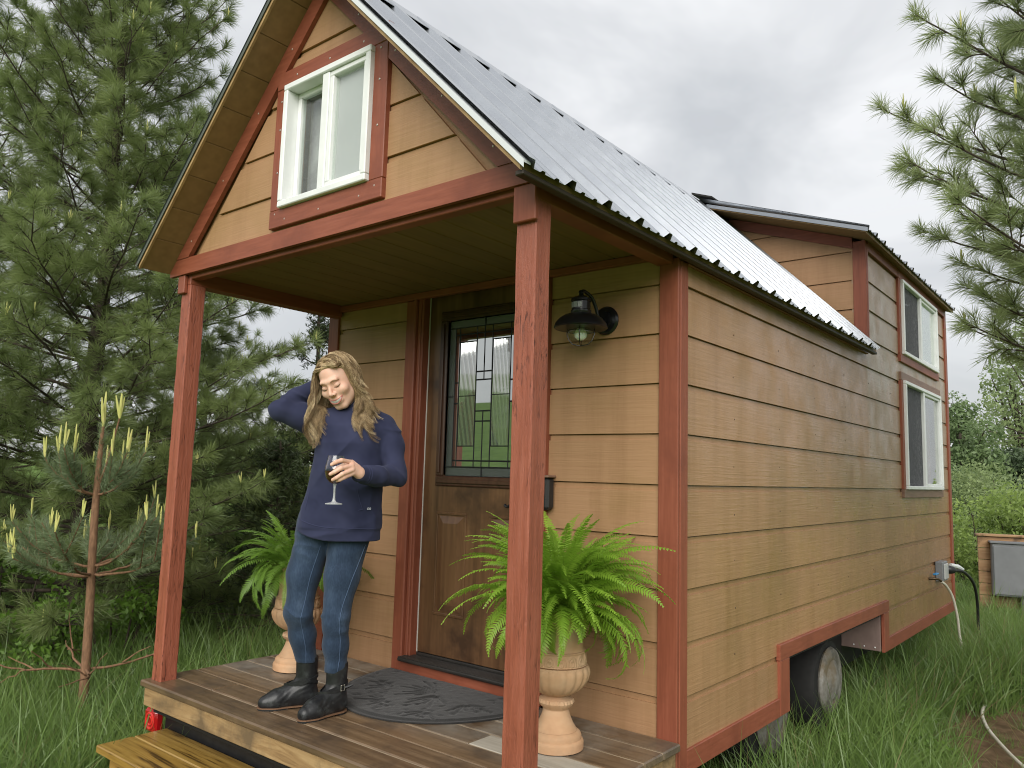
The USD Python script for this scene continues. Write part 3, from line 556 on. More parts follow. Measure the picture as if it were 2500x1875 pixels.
# reeded fields: real flutes
def reeded(a, b, c, d):
    nr = max(3, int(round((b - a) / .0098))); xs_ = np.linspace(a + .0015, b - .0015, nr * 4 + 1)
    yy_ = yG - .0028 * np.abs(np.sin((xs_ - xs_[0]) / (xs_[-1] - xs_[0]) * np.pi * nr))
    V = np.vstack([np.c_[xs_, yy_, np.full(len(xs_), c + .0015)], np.c_[xs_, yy_, np.full(len(xs_), d - .0015)]]); n = len(xs_)
    obj('pane', trimesh.Trimesh(V, [(j, j + 1, n + j + 1) for j in range(n - 1)] + [(j, n + j + 1, n + j) for j in range(n - 1)], process=False), G_rib, door)
for a, b in ((xl[2], xl[4]), (xl[6], xl[8])):
    pane(a, b, zl[2], zl[3], G_clear, .003, .007); reeded(a, b, zl[3], 1.50); reeded(a, b, 1.50, zl[8]); pane(a, b, zl[8], zl[9], G_clear, .003, .007)
lead = []
def lv(x, z0_, z1_, w=.0042): lead.append(cb(x - w / 2, x + w / 2, yG - .006, yG + .006, z0_, z1_, .001))
def lh(z, x0_, x1_, w=.0042): lead.append(cb(x0_, x1_, yG - .0055, yG + .0055, z - w / 2, z + w / 2, .001))
for x in (xl[1], xl[9]): lv(x, zl[1], zl[10])
for x in (xl[2], xl[8]): lv(x, zl[1], zl[10])
for x in (xl[4], xl[6]): lv(x, zl[1], zl[10])
lv(xc, GZ0, 1.415); lv(xc, 1.585, GZ1)
for z in (zl[1], zl[2], zl[9], zl[10]): lh(z, GX0 if z in (zl[1], zl[10]) else xl[1], GX1 if z in (zl[1], zl[10]) else xl[9])
for a, b in ((xl[2], xl[4]), (xl[6], xl[8])):
    for z in (zl[3], 1.50, zl[8]): lh(z, a, b)
for z in (1.36, 1.415, 1.585, 1.63): lh(z, xl[4], xl[6])
for a, b in ((xl[1], xl[2]), (xl[8], xl[9])):
    for z in (1.46, 1.575): lh(z, a, b)
lh(1.50, GX0, xl[1]); lh(1.50, xl[9], GX1)
for m in lead: obj('lead_strip', m, M_lead, door)
obj('glass_backing', cb(GX0 - .01, GX1 + .01, yG + .012, yG + .016, GZ0 - .01, GZ1 + .01), M_room, door)
hb_ = [tube(spline([(-.83, yS - .055, .935), (-.87, yS - .058, .938), (-.92, yS - .055, .930), (-.95, yS - .05, .917), (-.97, yS - .045, .925)], 14), .008), moved(trimesh.creation.cylinder(.012, .06).apply_transform(trimesh.transformations.rotation_matrix(math.pi / 2, [1, 0, 0])), (-.83, yS - .03, .935)), moved(trimesh.creation.cylinder(.03, .012).apply_transform(trimesh.transformations.rotation_matrix(math.pi / 2, [1, 0, 0])), (-.83, yS - .004, .935))]
obj('handle', hb_, M_gloss_black, door, smooth=30)
# frame: casing, brickmould, jambs, weatherstrip, threshold
obj('casing', cb(-1.733, -1.668, -.004, .03, .0, 2.061), M_red_v, door)
for s, x in ((1, -1.6675), (-1, -.7005)):
    obj('brickmould', [cb(x, x + s * .022, -.016, .03, .0, 2.13, .006), cb(x + s * .0225, x + s * .045, .004, .03, .0, 2.13, .005)], M_red_v, door)
    obj('jamb', cb(x + s * .0455, x + s * .062, .010, .12, .03, 2.11), M_red_v, door)
    obj('weatherstrip', cb(x + s * .0625, x + s * .068, yS - .004, yS + .03, .10, 2.098, .001), M_strip, door)
obj('jamb', cb(-1.62, -.75, .0105, .12, 2.104, 2.13), M_red_h, door); obj('weatherstrip', cb(-1.60, -.765, yS - .004, yS + .02, 2.0945, 2.1, .001), M_strip, door)
th = obj('threshold', [cb(-1.640, -.7465, -.052, .11, .062, .082, .006)] + [cb(-1.636, -.749, -.048 + .013 * k, -.040 + .013 * k, .0822, .0858, .0015) for k in range(8)] + [cb(-1.6, -.77, .052, .11, .083, .1, .004)], surf('black_ribbed_threshold', [(.3, (.016, .015, .014)), (.7, (.045, .04, .036))], (3, 40, 40), rough=.35), door)
obj('sill_board', cb(-1.640, -.747, -.026, .03, .002, .0615), M_red_h, door)
# ================================================================ ground
def terr(x, y):
    x = np.asarray(x, float); y = np.asarray(y, float)
    b = -((x - CAM[0]) * f_[0] + (y - CAM[1]) * f_[1])                # distance behind the photographer, where the meadow climbs
    far = np.hypot(x, y)
    h = GZ + .175 * np.clip(-y - 10 + .08 * x, 0, 70) + 0 * b + .05 * (meshkit.fbm(np.stack([x * .35, y * .35, 0 * x], -1), 3, 5) - .5) * np.clip(far / 3, .3, 2.5)
    return h + .006 * np.clip(far - 30, 0, 300)
g1 = np.sort(np.unique(np.round(np.concatenate([np.linspace(-12, 14, 66), np.sign(np.linspace(-1, 1, 60)) * np.abs(np.linspace(-1, 1, 60))**2.4 * 320]), 2)))
gx, gy = np.meshgrid(g1, g1, indexing='ij'); n = len(g1)
V = np.stack([gx, gy, terr(gx, gy)], -1).reshape(-1, 3)
i, j = np.meshgrid(np.arange(n - 1), np.arange(n - 1), indexing='ij'); p = (i * n + j).ravel()
F = np.concatenate([np.stack([p, p + n, p + n + 1], -1), np.stack([p, p + n + 1, p + 1], -1)])
M_ground = mat('meadow_soil', {'g': ('geometry', {}), 'n1': ('noise_texture', {'scale': 1.1, 'detail': 6.0, 'roughness': 0.65}), 'n2': ('noise_texture', {'scale': 14.0, 'detail': 5.0}), 'sx': ('separate_xyz', {}),
    'r1': ('rgb_ramp', {'ramp': [(.35, (.075, .130, .028)), (.60, (.115, .190, .042))]}), 'soil': ('rgb_ramp', {'ramp': [(.3, (.085, .048, .030)), (.6, (.16, .095, .060)), (.8, (.20, .13, .085))]}),
    'far': ('vector_math', {}) if False else ('math', {'math_type': 'absolute'}), 'mp': ('mapping', {'mapping_type': 'point', 'location': (-.68, -3.15, 0)}), 'ms': ('mapping', {'mapping_type': 'point', 'scale': (1.05, .48, 0)}), 'gr': ('gradient_texture', {'gradient_type': 'spherical'}), 'na': ('math', {'math_type': 'multiply_add', 'value2': .9, 'value3': -.45}), 'ad': ('math', {'math_type': 'add'}), 'c': ('map_range', {'from_min': .30, 'from_max': .48, 'to_min': 0.0, 'to_max': .9, 'clamp': True}), 'n3': ('noise_texture', {'scale': 4.0, 'detail': 5.0}), 'mx': ('mix_color', {}), 'bp': ('bump', {'strength': .6, 'distance': .03}), 'p': ('principled_bsdf', {'roughness': .95, 'specular_ior_level': .1})},
    [('g.position', 'n1.vector'), ('g.position', 'n2.vector'), ('g.position', 'sx.vector'), ('sx.x', 'far.value1'), ('n1.fac', 'r1.fac'), ('n2.fac', 'soil.fac'), ('g.position', 'mp.vector'), ('mp.vector', 'ms.vector'), ('ms.vector', 'gr.vector'), ('g.position', 'n3.vector'), ('n3.fac', 'na.value1'), ('gr.fac', 'ad.value1'), ('na.value', 'ad.value2'), ('ad.value', 'c.value'), ('c.result', 'mx.fac'), ('r1.color', 'mx.a'), ('soil.color', 'mx.b'), ('mx.result', 'p.base_color'), ('n2.fac', 'bp.height'), ('bp.normal', 'p.normal')])
obj('ground', (V, F), M_ground, kind='structure', smooth=True)

# ================================================================ small things on the porch
M_terra = surf('aged_terracotta', [(.28, (.42, .235, .125)), (.5, (.53, .32, .18)), (.72, (.60, .40, .25))], (5, 5, 8), rough=.75, bump=.25, detail=7, random_amount=.03, blotch=(.38, .26, .16), blotch_scale=6, blotch_at=(.48, .75))
M_soil = plain('potting_soil', (.03, .022, .015), .95)
def urn(loc, rz, label):
    t = thing('urn', label, 'urn', loc, rz)
    base = [(.105, .0), (.113, .004), (.114, .03), (.110, .038), (.104, .042), (.104, .055), (.099, .064), (.088, .072)]
    foot = [(.086, .0725), (.070, .098), (.058, .125), (.050, .150), (.052, .156), (.066, .166), (.072, .178), (.068, .190), (.052, .197), (.046, .204)]
    obj('foot', lathe(base, 56), M_terra, t, smooth=35)
    obj('stem', lathe(foot, 64, lambda z, a: np.where((z > .16) & (z < .196), .0025 * np.cos(a * 26), 0)), M_terra, t, smooth=35)
    bowl = [(.046, .2045), (.068, .212), (.098, .232), (.120, .258), (.131, .285), (.133, .305), (.126, .325)]
    obj('bowl', lathe([tuple(q) for q in spline(np.array([(a, b, 0) for a, b in bowl]), 22)[:, :2]], 144, lambda z, a: .0075 * (np.abs(np.cos(a * 10)) - .6) * np.clip((z - .21) / .03, 0, 1) * np.clip((.325 - z) / .012, 0, 1)), M_terra, t, smooth=50)
    zb = np.linspace(.3262, .385, 22)
    def band(z, a):
        u = (a * 16 / (2 * np.pi)) % 1 - .5; v = (z - .334) / .044
        rr = np.hypot(u * 1.5, v - .25); arch = np.exp(-((rr - .55) / .10)**2) + np.exp(-((rr - .28) / .08)**2) + .8 * np.exp(-(u / .06)**2) * (v < .7)
        return .0045 * np.clip(arch, 0, 1.2) * ((v > -.05) & (v < 1.0)) + .005 * np.exp(-((z - .381) / .003)**2) + .004 * np.exp(-((z - .3285) / .002)**2)
    obj('frieze_band', lathe([(.1185 - .006 * (z - .326) / .06, z) for z in zb], 320, band), M_terra, t, smooth=60)
    neck = [(.112, .3855), (.107, .392), (.105, .42), (.106, .47), (.110, .51), (.119, .530), (.122, .542), (.119, .553), (.108, .555), (.100, .545), (.098, .50)]
    obj('neck', lathe(neck, 64), M_terra, t, smooth=35); obj('soil', lathe([(.0975, .515), (.02, .522)], 24), M_soil, t)
    return t
URN_R, URN_L = (-.335, -.395, 0.0), (-2.085, -.385, 0.0)
urn(URN_R, 10, 'terracotta urn on the porch deck right of the door, behind the right post'); urn(URN_L, 40, 'terracotta urn at the left edge of the deck, behind the woman')
def leaf_mat(name, a, b, c, rough=.45, trans=.35, spec=.4):
    return mat(name, {'g': ('geometry', {}), 'r': ('rgb_ramp', {'ramp': [(0, a), (.5, b), (1, c)]}), 'n': ('noise_texture', {'scale': 1.3, 'detail': 3.0}), 'ad': ('math', {'math_type': 'multiply_add', 'value2': .55, 'value3': 0.0}), 'ad2': ('math', {'math_type': 'add', 'use_clamp': True}), 'nm': ('map_range', {'from_min': .3, 'from_max': .7, 'to_min': 0.0, 'to_max': .5, 'clamp': True}),
        'p': ('principled_bsdf', {'roughness': rough, 'specular_ior_level': spec}), 't': ('translucent_bsdf', {}), 'm': ('mix_closure', {'fac': trans})},
        [('g.random_per_island', 'ad.value1'), ('g.position', 'n.vector'), ('n.fac', 'nm.value'), ('ad.value', 'ad2.value1'), ('nm.result', 'ad2.value2'), ('ad2.value', 'r.fac'), ('r.color', 'p.base_color'), ('r.color', 't.color'), ('p.BSDF', 'm.closure1'), ('t.BSDF', 'm.closure2')], surface='m.closure')
M_fern = leaf_mat('fern_green', (.20, .35, .032), (.33, .52, .060), (.49, .65, .12), .4, .38)
M_fern_d = leaf_mat('deep_fern_green', (.11, .21, .028), (.19, .33, .045), (.29, .43, .08), .42, .32)
def fern(loc, label, m, seed, nf, spread, height, biased=None):
    R = np.random.default_rng(seed)
    t = thing('fern', label, 'fern', loc)
    for k in range(nf):
        az = R.uniform(0, 2 * np.pi) if biased is None else R.uniform(0, 2 * np.pi)
        el = np.radians(R.choice([R.uniform(64, 88), R.uniform(34, 62), R.uniform(12, 36)], p=[.46, .32, .22])); ln = R.uniform(.24, .60) * spread * (1.0 if el < 1 else .80 * height)
        nseg = 26; s = np.linspace(0, 1, nseg)
        curl = R.uniform(1.2, 2.6) * (1.15 - .50 * el / 1.5)
        ang = el - curl * s**1.4 * (1.25 if el < .55 else 1.0)
        d = np.stack([np.cos(ang), np.sin(ang)], -1) * ln / nseg; q = np.cumsum(d, 0)
        wob = R.normal(0, .03) * s**2 * ln * 6
        rad = np.array([math.cos(az), math.sin(az), 0]); side_ = np.array([-math.sin(az), math.cos(az), 0])
        start = rad * R.uniform(.01, .075)
        P = start + q[:, :1] * rad + q[:, 1:] * np.array([0, 0, 1.0]) + wob[:, None] * side_
        T_ = np.gradient(P, axis=0); T_ /= np.linalg.norm(T_, axis=1, keepdims=True)
        twist = R.normal(0, .35); up = np.cross(side_, T_); N = np.cross(T_, side_); sd2 = side_ * math.cos(twist) + up * math.sin(twist)
        nl = int(12 + 26 * ln / .5); fr = np.linspace(.10, .995, nl)
        V, F = [], []
        for sgn in (-1, 1):
            for f in fr:
                x = f * (nseg - 1); i0 = min(int(x), nseg - 2); w = x - i0
                c = P[i0] * (1 - w) + P[i0 + 1] * w; tt = T_[i0]
                le = .046 * min(1, (f + .05) / .2) * (1 - .90 * max(0, (f - .45) / .55)**1.4) * R.uniform(.86, 1.1) * (.8 + .4 * ln)
                lat = sd2[i0] * sgn if sd2.ndim > 1 else sd2 * sgn
                dirn = lat * .93 + tt * (.28 + .25 * f) + N[i0] * R.normal(-.10, .12); dirn /= np.linalg.norm(dirn)
                wv = tt * .0050; dr = np.array([0, 0, -1.0]) * le * .14
                b0 = len(V)
                V += [c - wv * .6, c + wv * .9, c + dirn * le * .5 + wv * 1.05 + dr * .2 + N[i0] * .001, c + dirn * le + wv * .3 + dr, c + dirn * le * .5 - wv * .75 + dr * .2]
                F += [(b0, b0 + 1, b0 + 4), (b0 + 1, b0 + 2, b0 + 4), (b0 + 2, b0 + 3, b0 + 4)]
        leaf = trimesh.Trimesh(V, F, process=False); st = tube(P, np.linspace(.0022, .0006, nseg), 4)
        obj('frond', [leaf, st], m, t)
    return t
fern((URN_R[0], URN_R[1], .525), 'lush bright green fern arching from the right urn by the door', M_fern, 4, 285, .84, 1.36)
fern((URN_L[0], URN_L[1], .525), 'green fern spilling from the left urn behind the woman', M_fern_d, 9, 150, .78, 1.05)
# --- doormat: half round, pressed with a leaf pattern
def mat_mesh():
    nr, na = 70, 170; R0 = .52; cx, cy = -1.20, -.038
    r = np.linspace(0.0, 1, nr); a = np.linspace(0, np.pi, na)
    rr, aa = np.meshgrid(r, a, indexing='ij'); X = cx + R0 * rr * np.cos(aa); Y = cy - .632 * rr * np.sin(aa)
    u, v = (X - cx), (Y - cy)
    h = np.full_like(X, .0125)
    rnd = np.random.default_rng(5)
    for sx, sy, L0, a0, k, fan in ((.02, -.16, .17, 3.4, 9, 1.9), (.05, -.20, .16, -1.2, 7, 1.3), (-.22, -.22, .13, 3.9, 6, 1.6), (.25, -.22, .14, -.6, 6, 1.8), (-.05, -.42, .12, 4.4, 6, 2.2), (.2, -.42, .1, 4.9, 5, 1.7)):
        for q in range(k):
            an = a0 + fan * (q / (k - 1) - .5); d = np.array([math.cos(an), math.sin(an)])
            t_ = (u - sx) * d[0] + (v - sy) * d[1]; n_ = -(u - sx) * d[1] + (v - sy) * d[0]
            h -= .0070 * np.exp(-(n_ / .0058)**2) * ((t_ > .02) & (t_ < L0 * (1 + .3 * math.sin(q * 2.1))))
    for q in range(64):
        ang_ = rnd.uniform(.06, np.pi - .06); rad = rnd.uniform(.60, .90); px, py = R0 * rad * math.cos(ang_), -.632 * rad * math.sin(ang_); o = rnd.uniform(0, np.pi)
        t_ = (u - px) * math.cos(o) + (v - py) * math.sin(o); n_ = -(u - px) * math.sin(o) + (v - py) * math.cos(o)
        h -= .0058 * np.exp(-((t_ / .018)**2 + (n_ / .006)**2))
    h += .0022 * (meshkit.noise(np.stack([X * 55, Y * 55, 0 * X], -1), 3) - .5); h = np.where(rr > .965, np.minimum(h, .006), h)
    V = np.stack([X, Y, np.maximum(h, .004) + .0015], -1).reshape(-1, 3); i, j = np.meshgrid(np.arange(nr - 1), np.arange(na - 1), indexing='ij'); p = (i * na + j).ravel()
    F = np.concatenate([np.stack([p, p + na + 1, p + na], -1), np.stack([p, p + 1, p + na + 1], -1)])
    k = len(V); rim = np.arange((nr - 1) * na, nr * na); V = np.vstack([V, V[rim] * [1, 1, 0] + [0, 0, .0012]]); q = np.arange(na - 1)
    F = np.vstack([F, np.c_[rim[:-1], k + q, rim[1:]], np.c_[rim[1:], k + q, k + q + 1]])
    m = trimesh.Trimesh(V, F, process=False)
    return m
obj('doormat', mat_mesh(), surf('charcoal_fibre_mat', [(.3, (.009, .009, .009)), (.7, (.030, .029, .028))], (260, 260, 260), rough=.95, bump=.7, bdist=.002, sheen=.15, random_amount=0), label='dark grey half-round doormat with pressed leaf pattern before the door', cat='doormat', smooth=50)
# --- wall lantern
lx, ly = -.405, -.165
lt = thing('wall_lantern', 'black barn style wall lantern with clear globe right of the door', 'lantern')
rx90 = trimesh.transformations.rotation_matrix(math.pi / 2, [1, 0, 0])
obj('back_plate', moved(lathe([(.066, 0), (.068, .008), (.060, .018), (.042, .022), (.040, .034), (.014, .038)], 40).apply_transform(rx90), (-.378, .012, 1.812)), M_gloss_black, lt, smooth=35)
obj('arm', tube(spline([(-.378, -.02, 1.80), (-.380, -.055, 1.81), (-.385, -.072, 1.86), (-.392, -.10, 1.905), (-.402, -.145, 1.926), (lx, ly, 1.918)], 26), .0085, 10), M_gloss_black, lt, smooth=60)
obj('sensor_housing', moved(lathe([(.044, 1.815), (.047, 1.822), (.047, 1.832), (.043, 1.836), (.043, 1.872), (.047, 1.876), (.046, 1.887), (.030, 1.896), (.012, 1.902), (.010, 1.912), (.014, 1.918), (.010, 1.926), (.002, 1.929)], 40), (lx, ly, 0)), M_gloss_black, lt, smooth=30)
for k in range(3):
    an = math.radians(-118 + 27 * k); m = cb(-.0095, .0095, -.0015, .0015, 1.842, 1.868, .001); m.apply_transform(trimesh.transformations.rotation_matrix(an + math.pi / 2, [0, 0, 1])); obj('sensor_window', moved(m, (lx + .0435 * math.cos(an), ly + .0435 * math.sin(an), 0)), plain('sensor_grey_%d' % k, (.30, .31, .33), .2), lt)
sh = [(.120, 1.750), (.123, 1.753), (.117, 1.772), (.100, 1.793), (.076, 1.809), (.050, 1.817), (.044, 1.819)]
obj('shade', moved(lathe(sh + [(a - .002, b - .002) for a, b in sh[::-1]], 56), (lx, ly, 0)), M_gloss_black, lt, smooth=40)
obj('globe', moved(lathe([(.052, 1.765), (.058, 1.74), (.058, 1.725), (.050, 1.700), (.034, 1.684), (.010, 1.678), (.001, 1.6775)], 36), (lx, ly, 0)), M_glass, lt, smooth=True)
obj('bulb', moved(lathe([(.013, 1.775), (.014, 1.757), (.022, 1.742), (.0285, 1.724), (.026, 1.708), (.015, 1.697), (.001, 1.694)], 30), (lx, ly, 0)), plain('milk_glass_bulb', (.80, .79, .74), .25, subsurface_weight=.2), lt, smooth=True)
for k in range(4):
    an = k * math.pi / 2 + .5; c, s = math.cos(an), math.sin(an)
    obj('cage_wire', tube([(lx + r * c, ly + r * s, z) for r, z in ((.060, 1.772), (.0625, 1.74), (.0625, 1.722), (.053, 1.695), (.036, 1.677), (.0, 1.668))], .0022, 6), M_gloss_black, lt)
obj('cage_ring', moved(trimesh.creation.torus(.0625, .0022, 36, 6), (lx, ly, 1.735)), M_gloss_black, lt)
bx = thing('wall_box', 'small black box hung on the front wall just right of the right post', 'box')
obj('body', cb(-.79, -.655, -.050, .012, .916, 1.070, .014), surf('black_textured_plastic', [(.3, (.012, .012, .012)), (.7, (.024, .024, .024))], (150, 150, 150), rough=.5, bump=.4), bx)
obj('lid', cb(-.80, -.650, -.056, .012, 1.0705, 1.082, .003), M_red_dull, bx)
# --- wooden steps
M_step = surf('yellow_treated_step_board', [(.36, (.060, .034, .010)), (.43, (.23, .135, .030)), (.58, (.31, .19, .046)), (.78, (.39, .26, .085))], (1.6, 30, 30), rough=.30, bump=.25, bdist=.003, detail=3, distortion=1.1, random_amount=.10, rough_var=.1)
M_step_end = surf('striped_step_riser', [(.36, (.075, .04, .012)), (.44, (.34, .20, .05)), (.7, (.46, .29, .09))], (1.6, 1.6, 34), rough=.4, detail=3, distortion=.8)
st = thing('porch_step', 'wet yellow striped wooden step below the deck edge', 'step')
SZ = -.25
for k, (a, b) in enumerate(((-1.275, -1.100), (-1.095, -.925))): obj('tread_board', cb(-2.375, -.95, a, b, SZ - .036, SZ, .005), M_step, st)
obj('side_board', cb(-2.325, -2.29, -1.22, -.94, SZ - .19, SZ - .0365), M_step_end, st); obj('side_board', cb(-2.32, -2.29, -1.22, -.94, GZ - .02, SZ - .1905), M_step_end, st); obj('side_board', cb(-1.03, -1.0, -1.22, -.94, GZ - .02, SZ - .0365), M_step_end, st)
obj('riser_board', cb(-2.289, -1.031, -1.245, -1.215, SZ - .19, SZ - .0365), M_step_end, st)
for k, (a, b) in enumerate(((-1.60, -1.425), (-1.42, -1.2455))): obj('tread_board', cb(-2.34, -.98, a, b, SZ - .23, SZ - .1905, .005), M_step, st)
obj('riser_board', cb(-2.289, -1.031, -1.57, -1.54, GZ - .02, SZ - .2305), M_step_end, st)

# ================================================================ things at the far end of the side wall
M_boxgrey = surf('grey_painted_box', [(.3, (.15, .155, .165)), (.7, (.19, .197, .207))], (5, 5, 5), rough=.45, random_amount=.03)
ob = thing('outlet_box', 'small grey outlet box on the side wall near its far corner', 'outlet box')
obj('body', cb(-.011, .055, 5.20, 5.42, .205, .385, .006), M_boxgrey, ob); obj('cover', cb(.0555, .068, 5.225, 5.395, .225, .365, .004), surf('pale_box_cover', [(.3, (.34, .34, .33)), (.7, (.42, .42, .41))], (5, 5, 5), rough=.4), ob)
cable = thing('power_cable', 'black power cable hanging from the outlet box to the grass', 'cable')
obj('cord', tube(spline([(.10, 5.47, .295), (.16, 5.60, .275), (.20, 5.85, .15), (.20, 6.02, -.05), (.19, 6.10, -.30), (.21, 6.13, -.60)], 40), .014, 8), plain('black_rubber', (.015, .015, .016), .45), cable, smooth=60)
obj('plug', tube([(.03, 5.4205, .30), (.06, 5.4405, .30), (.09, 5.46, .298), (.11, 5.48, .293)], [.035, .040, .036, .018], 12), plain('black_plug', (.014, .014, .015), .4), cable, smooth=40)
obj('plug_clip', tube([(.075, 5.45, .345), (.12, 5.55, .325), (.15, 5.63, .298)], [.016, .022, .012], 8), plain('white_plug_clip', (.66, .68, .68), .4), cable)
sp = thing('water_tap', 'small brass tap with blue lever on the side wall', 'tap')
obj('spout', tube([(-.011, 4.93, .252), (.03, 4.93, .256), (.06, 4.96, .252), (.075, 5.0, .235)], [.012, .012, .011, .012], 8), plain('dull_brass', (.10, .07, .04), .4, metallic=.7), sp, smooth=50)
obj('lever', cb(.02, .05, 4.93, 5.05, .285, .300, .004), plain('blue_lever', (.03, .22, .48), .4), sp)
obj('garden_hose', tube(spline([(.078, 5.01, .225), (.10, 5.08, .185), (.13, 5.18, .08), (.15, 5.26, -.10), (.16, 5.30, -.30), (.20, 5.32, -.52), (.34, 5.2, -.58), (.5, 4.6, -.585), (.52, 3.95, -.575), (.60, 3.5, -.57), (.74, 3.1, -.575), (.93, 2.65, -.57), (1.2, 2.2, -.58), (1.5, 1.2, -.58)], 110), .0115, 8),
    surf('cream_hose', [(.3, (.46, .43, .34)), (.7, (.60, .57, .48))], (20, 20, 20), rough=.5), label='cream garden hose running from the wall tap through the grass', cat='hose', smooth=60)
# utility board: timber back board on posts with a grey panel
ub = thing('board_stand', 'horizontal timber plank stand in the grass behind the house', 'plank stand', (.14, 8.26, 0), 16)
M_plank = surf('brown_treated_plank', [(.3, (.22, .12, .055)), (.5, (.30, .175, .085)), (.75, (.37, .23, .125))], (3, 3, 40), rough=.6, random_amount=.12, blotch=(.12, .07, .035), blotch_scale=5, blotch_at=(.56, .68))
zz0 = -.36
for k in range(6):
    obj('plank', cb(-.25, 1.2, -.02, .018, zz0 + .142 * k + .003, zz0 + .142 * (k + 1) - .003, .004), M_plank, ub)
obj('cap_board', cb(-.27, 1.22, -.05, .06, zz0 + .142 * 6 + .001, zz0 + .142 * 6 + .03, .004), M_plank, ub)
for x in (-.16, 1.0): obj('post', cb(x, x + .09, .019, .109, GZ - .1, zz0 + .85, .005), M_plank, ub)
eb = thing('electrical_panel', 'grey steel electrical panel fixed on the timber plank stand', 'electrical panel', (.14, 8.26, 0), 16)
obj('cabinet', cb(-.12, .60, -.17, -.0205, -.20, .42, .008), M_boxgrey, eb); obj('door', cb(-.11, .59, -.185, -.1705, -.18, .385, .004), M_boxgrey, eb); obj('lip', cb(-.14, .62, -.19, -.0205, .4205, .445, .004), M_boxgrey, eb)
obj('conduit', moved(trimesh.creation.cylinder(.04, .5, sections=16), (.20, -.10, -.45)), M_boxgrey, eb, smooth=40)
# ================================================================ vegetation
def strips(base, d, ln, w, droop, nseg=4, taper=True, R=rng):
    """bent blades: base (n,3), unit direction d (n,3), length, width, droop -> one mesh"""
    n = len(base); s = np.linspace(0, 1, nseg + 1)
    ang = R.uniform(0, 2 * np.pi, n); side_ = np.cross(d, np.stack([np.cos(ang), np.sin(ang), .3 + 0 * ang], -1)); side_ /= np.linalg.norm(side_, axis=1, keepdims=True)
    hor = d * [1, 1, 0]; hor /= np.linalg.norm(hor, axis=1, keepdims=True) + 1e-9
    P = base[:, None] + d[:, None] * (ln[:, None] * s)[..., None] + (hor[:, None] * .5 + np.array([0, 0, -1.0])) * (droop[:, None] * ln[:, None] * s**2.2)[..., None]
    ww = w[:, None] * (1 - .95 * s**1.6 if taper else 1 - 0 * s)
    V = np.stack([P - side_[:, None] * ww[..., None], P + side_[:, None] * ww[..., None]], 2).reshape(n, -1, 3)
    k = np.arange(nseg) * 2; f = np.concatenate([np.stack([k, k + 1, k + 3], -1), np.stack([k, k + 3, k + 2], -1)])
    F = (f[None] + (np.arange(n) * (2 * nseg + 2))[:, None, None]).reshape(-1, 3)
    return V.reshape(-1, 3), F
def perp(d, R):
    a = R.normal(size=d.shape); a -= d * (a * d).sum(1, keepdims=True); return a / (np.linalg.norm(a, axis=1, keepdims=True) + 1e-9)
def unit(v): return v / (np.linalg.norm(v, axis=-1, keepdims=True) + 1e-9)
def needles(tip, d, sec, per, ln, w, R, a0=.25, a1=1.15, droop=.10):
    """bundles of needles along the last section of each twig"""
    n = len(tip); tip = np.repeat(tip, per, 0); dd = np.repeat(d, per, 0); sec = np.repeat(np.broadcast_to(sec, n), per)
    u = R.uniform(0, 1, n * per); b = tip - dd * (sec * u)[:, None]
    a = (a0 + (a1 - a0) * R.uniform(0, 1, n * per)) * (.75 + .4 * u)
    v = dd * np.cos(a)[:, None] + perp(dd, R) * np.sin(a)[:, None]; l = ln * R.uniform(.75, 1.12, n * per)
    m = b + v * (l * .55)[:, None] + np.array([0, 0, -1]) * (droop * l * .18)[:, None]; e = b + v * l[:, None] + np.array([0, 0, -1]) * (droop * l)[:, None]
    sv = perp(v, R) * w
    V = np.stack([b - sv * .7, b + sv * .7, m + sv, m - sv, e], 1).reshape(-1, 3)
    F = (np.array([[0, 1, 2], [0, 2, 3], [3, 2, 4]])[None] + (np.arange(len(b)) * 5)[:, None, None]).reshape(-1, 3)
    return V, F
def join(parts):
    V, F, o = [], [], 0
    for v, f in parts:
        V.append(v); F.append(np.asarray(f) + o); o += len(v)
    return np.vstack(V), np.vstack(F)
def fast_tubes(P0, P1, r0, r1, n=4):
    """many straight tapered twigs"""
    P0, P1 = np.asarray(P0), np.asarray(P1); d = unit(P1 - P0); R = np.random.default_rng(1); a = perp(d, R); b = np.cross(d, a); k = len(P0)
    an = np.arange(n) * 2 * np.pi / n; c = np.cos(an)[None, :, None] * a[:, None] + np.sin(an)[None, :, None] * b[:, None]
    r0 = np.broadcast_to(r0, k)[:, None, None]; r1 = np.broadcast_to(r1, k)[:, None, None]
    V = np.concatenate([P0[:, None] + c * r0, P1[:, None] + c * r1], 1).reshape(-1, 3)
    j = np.arange(n); q = (j + 1) % n; f = np.concatenate([np.stack([j, q, q + n], -1), np.stack([j, q + n, j + n], -1)])
    return V, (f[None] + (np.arange(k) * 2 * n)[:, None, None]).reshape(-1, 3)
M_needle = leaf_mat('white_pine_needle', (.135, .180, .060), (.255, .315, .110), (.360, .420, .175), .42, .42, .45)
M_needle_y = leaf_mat('young_pine_needle', (.125, .170, .085), (.215, .275, .140), (.300, .365, .190), .42, .22, .45)
M_candle = surf('pine_candle', [(.3, (.42, .44, .12)), (.6, (.56, .54, .19)), (.8, (.60, .46, .23))], (30, 30, 18), rough=.6, random_amount=.12)
M_bark = surf('grey_pine_bark', [(.3, (.035, .027, .020)), (.7, (.085, .065, .047))], (30, 30, 9), rough=.9, bump=.7, bdist=.01)
M_bark_o = surf('orange_brown_pine_bark', [(.3, (.13, .068, .036)), (.7, (.27, .150, .082))], (60, 60, 18), rough=.85, bump=.6, bdist=.006, random_amount=.06)
